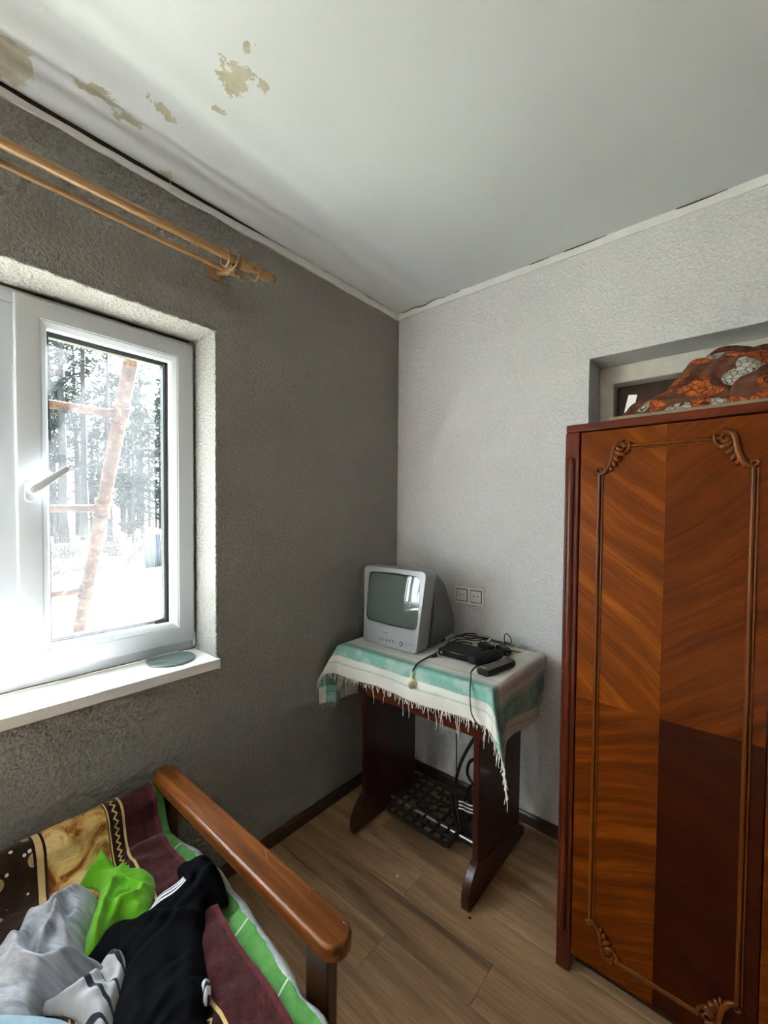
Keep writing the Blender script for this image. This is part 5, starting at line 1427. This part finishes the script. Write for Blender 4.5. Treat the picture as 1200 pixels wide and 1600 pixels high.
for z in (1.765, 1.372, 0.965, 0.55, 0.15, -0.25):
    w = MB(); w.tube([(lx(z), ly, z), (lx(z), ly - 0.46, z - 0.004)], 0.0165, 12); rg = w.build('rung', M_RUST, ld, smooth=60)
    for yy in (ly, ly - 0.46):
        w = MB()
        ax = Vector((lx(1.0) - lx(0.0), 0, 1.0)).normalized()
        for dz in (-0.036, 0.036):
            c = Vector((lx(z), yy, z)) + ax * dz; w.lathe([(0.027, -0.007), (0.036, -0.006), (0.036, 0.006), (0.027, 0.007)], c, ax, 16)
        w.lathe([(0.027, -0.03), (0.031, -0.028), (0.031, 0.028), (0.027, 0.03)], Vector((lx(z), yy, z)), ax, 14)
        w.build('pipe_coupling', M_RUST, rg, smooth=40)
# pine wood behind the yard
M_BARK = plain('grey_bark', srgb(50, 47, 46), 0.95, var=0.3, vscale=6)
m = Mat('pine_needles'); m.set(rough=0.9, spec=0.1); m.color(m.ramp(m.noise(m.tc(), 2.0, 2), [(0.3, srgb(34, 42, 40)), (0.7, srgb(50, 58, 52))])); M_NEED = m.m
def make_tree(seed, Ht, r0, bare):
    random.seed(seed)
    root = thing('pine_tree', (0, 0, GZ), 'slender pine tree in the wood behind the yard', 'tree', 'pine trees behind the yard')
    w = MB(); pts = []; lean = (random.uniform(-.2, .2), random.uniform(-.25, .25))
    for i in range(9):
        t = i / 8; pts.append(Vector((lean[0] * t * t + 0.05 * noise.noise(Vector((seed, t * 4, 0))), lean[1] * t + 0.08 * noise.noise(Vector((seed, t * 4, 5))), Ht * t)))
    w.tube(pts, [r0 * (1 - 0.8 * i / 8) for i in range(9)], 8)
    fo = MB()
    for k in range(60):
        t = random.uniform(bare, 0.99); i = min(7, int(t * 8)); base = pts[i].lerp(pts[i + 1], t * 8 - i)
        a = random.uniform(0, 2*pi); L = random.uniform(0.5, 1.7) * (1.15 - 0.55 * t); up = random.uniform(-0.25, 0.45)
        d = Vector((cos(a), sin(a), up)); mid = base + d * L * 0.5 + Vector((0, 0, random.uniform(-.1, .1))); end = base + d * L
        w.tube([base, mid, end], [0.05 * (1.1 - t) + 0.02, 0.03, 0.012], 4)
        for q in range(random.randint(5, 9)):
            c = base.lerp(end, random.uniform(0.35, 1.05)) + Vector((random.gauss(0, .16), random.gauss(0, .16), random.gauss(0, .10)))
            for _ in range(3):
                n_ = Vector((random.gauss(0, 1), random.gauss(0, 1), random.gauss(0, 1))).normalized(); s_ = n_.orthogonal().normalized() * random.uniform(0.08, 0.22); t_ = n_.cross(s_).normalized() * random.uniform(0.025, 0.07)
                cc_ = c + Vector((random.gauss(0, .06), random.gauss(0, .06), random.gauss(0, .05)))
                fo.add([cc_ - s_, cc_ + t_, cc_ + s_, cc_ - t_], [(0, 1, 2, 3)])
    w.build('trunk', M_BARK, root, local=True, smooth=True); fo.build('foliage', M_NEED, root, local=True, recalc=False)
    return root
protos = [make_tree(31, 13, 0.19, 0.28), make_tree(32, 15, 0.22, 0.40), make_tree(33, 11, 0.15, 0.18), make_tree(34, 14, 0.18, 0.50), make_tree(35, 9, 0.13, 0.10)]
used = [False] * 5
random.seed(77)
spots = []
for ring_, (xa, xb, cnt) in enumerate(((-22, -29, 30), (-29, -38, 40), (-38, -52, 50))):
    for k in range(cnt):
        x = random.uniform(xb, xa); tt = (1.438 - x) / 1.638
        yc_ = -1.809 + tt * random.uniform(-0.35, 1.15)
        spots.append((x, yc_))
for k, (x, y) in enumerate(spots):
    i = random.randrange(5)
    if not used[i]: t = protos[i]; used[i] = True
    else: t = copy_tree(protos[i])
    t.location = (x, y, GZ - 0.02); t.rotation_euler = (0, 0, random.uniform(0, 6.28)); s = random.uniform(0.8, 1.25); t.scale = (s, s, s)
for i in range(5):
    if not used[i]: protos[i].location = (-40 - i, 20 + 3 * i, GZ)
# undergrowth: dry twiggy bushes
M_TWIG = plain('dry_twigs', srgb(70, 64, 58), 0.95, var=0.2, vscale=3)
def bush(seed, rx, h):
    random.seed(seed); root = thing('dry_bush', (0, 0, GZ), 'dry leafless bush at the far edge of the yard', 'bush', 'dry bushes at the yard edge')
    w = MB()
    for k in range(70):
        a = random.uniform(0, 2*pi); r = random.uniform(0, rx); b = Vector((r * cos(a) * 0.6, r * sin(a), 0)); e = b + Vector((random.gauss(0, .25), random.gauss(0, .35), random.uniform(0.3, 1) * h))
        w.tube([b, b.lerp(e, .5) + Vector((random.gauss(0, .08), random.gauss(0, .08), 0.05)), e, e + Vector((random.gauss(0, .2), random.gauss(0, .2), random.uniform(-.15, .1)))], [0.011, 0.008, 0.006, 0.003], 4)
    w.build('twigs', M_TWIG, root, local=True)
    return root
bs = [bush(51, 0.8, 0.5), bush(52, 1.0, 0.8), bush(53, 0.7, 1.3)]
bspots = [(-14.0, 2.2, 0), (-14.6, 3.6, 1), (-13.6, 4.9, 0), (-15.5, 1.2, 1), (-18, 4.2, 2), (-18.5, 2.6, 2), (-19.5, 6.0, 2), (-20, 4.4, 2), (-13.4, 1.2, 0), (-17.5, 5.8, 1), (-15, 6.3, 0), (-19.5, 1.8, 2)]
ub = [False] * 3
for x, y, i in bspots:
    if not ub[i]: t = bs[i]; ub[i] = True
    else: t = copy_tree(bs[i])
    t.location = (x, y, GZ); t.rotation_euler = (0, 0, x * 7.1 + y)
# wire fence
fe = thing('wire_fence', (-15.2, 3, GZ), 'thin wire fence with posts at the far side of the yard', 'fence')
M_POST = plain('weathered_post', srgb(60, 56, 52), 0.95, var=0.2)
for k in range(9):
    y = -1.2 + 1.28 * k; w = MB(); w.tube([(-15.2, y, GZ), (-15.2 + 0.05 * sin(k), y + 0.04 * cos(k * 3), 0.05), (-15.2 + 0.06 * sin(k), y + 0.06 * cos(k * 3), 0.62)], [0.036, 0.034, 0.030], 8); w.build('post', M_POST, fe)
for z in (-0.1, 0.2, 0.5):
    w = MB(); w.tube([(-15.2, -1.2 + 1.28 * k / 2, z - 0.03 * (k % 2)) for k in range(17)], 0.008, 5); w.build('wire', M_POST, fe)
# corrugated metal sheets leaning at the fence
ms = thing('metal_sheets', (-13.2, 4.0, GZ), 'grey corrugated metal sheets standing at the yard edge', 'metal sheets')
M_TIN = plain('galvanised_tin', srgb(70, 76, 86), 0.6, metal=0.2, var=0.15, vscale=4)
a0 = onx(-13.2, 226, 870); a1 = onx(-13.2, 256, 870); tp = onx(-13.2, 240, 834)
for k in range(3):
    w = MB(); ya = a0.y + (a1.y - a0.y) * k / 3; yb_ = a0.y + (a1.y - a0.y) * (k + 1) / 3 - 0.01
    def fn(a, b, ya=ya, yb_=yb_, k=k): return (-13.2 - 0.05 * k - 0.12 * b + 0.018 * sin(a * 22), ya + (yb_ - ya) * a, GZ + (tp.z - GZ + 0.05 * (k % 2)) * b)
    w.grid(24, 3, fn); w.build('sheet', M_TIN, ms, smooth=True, solid=0.004)
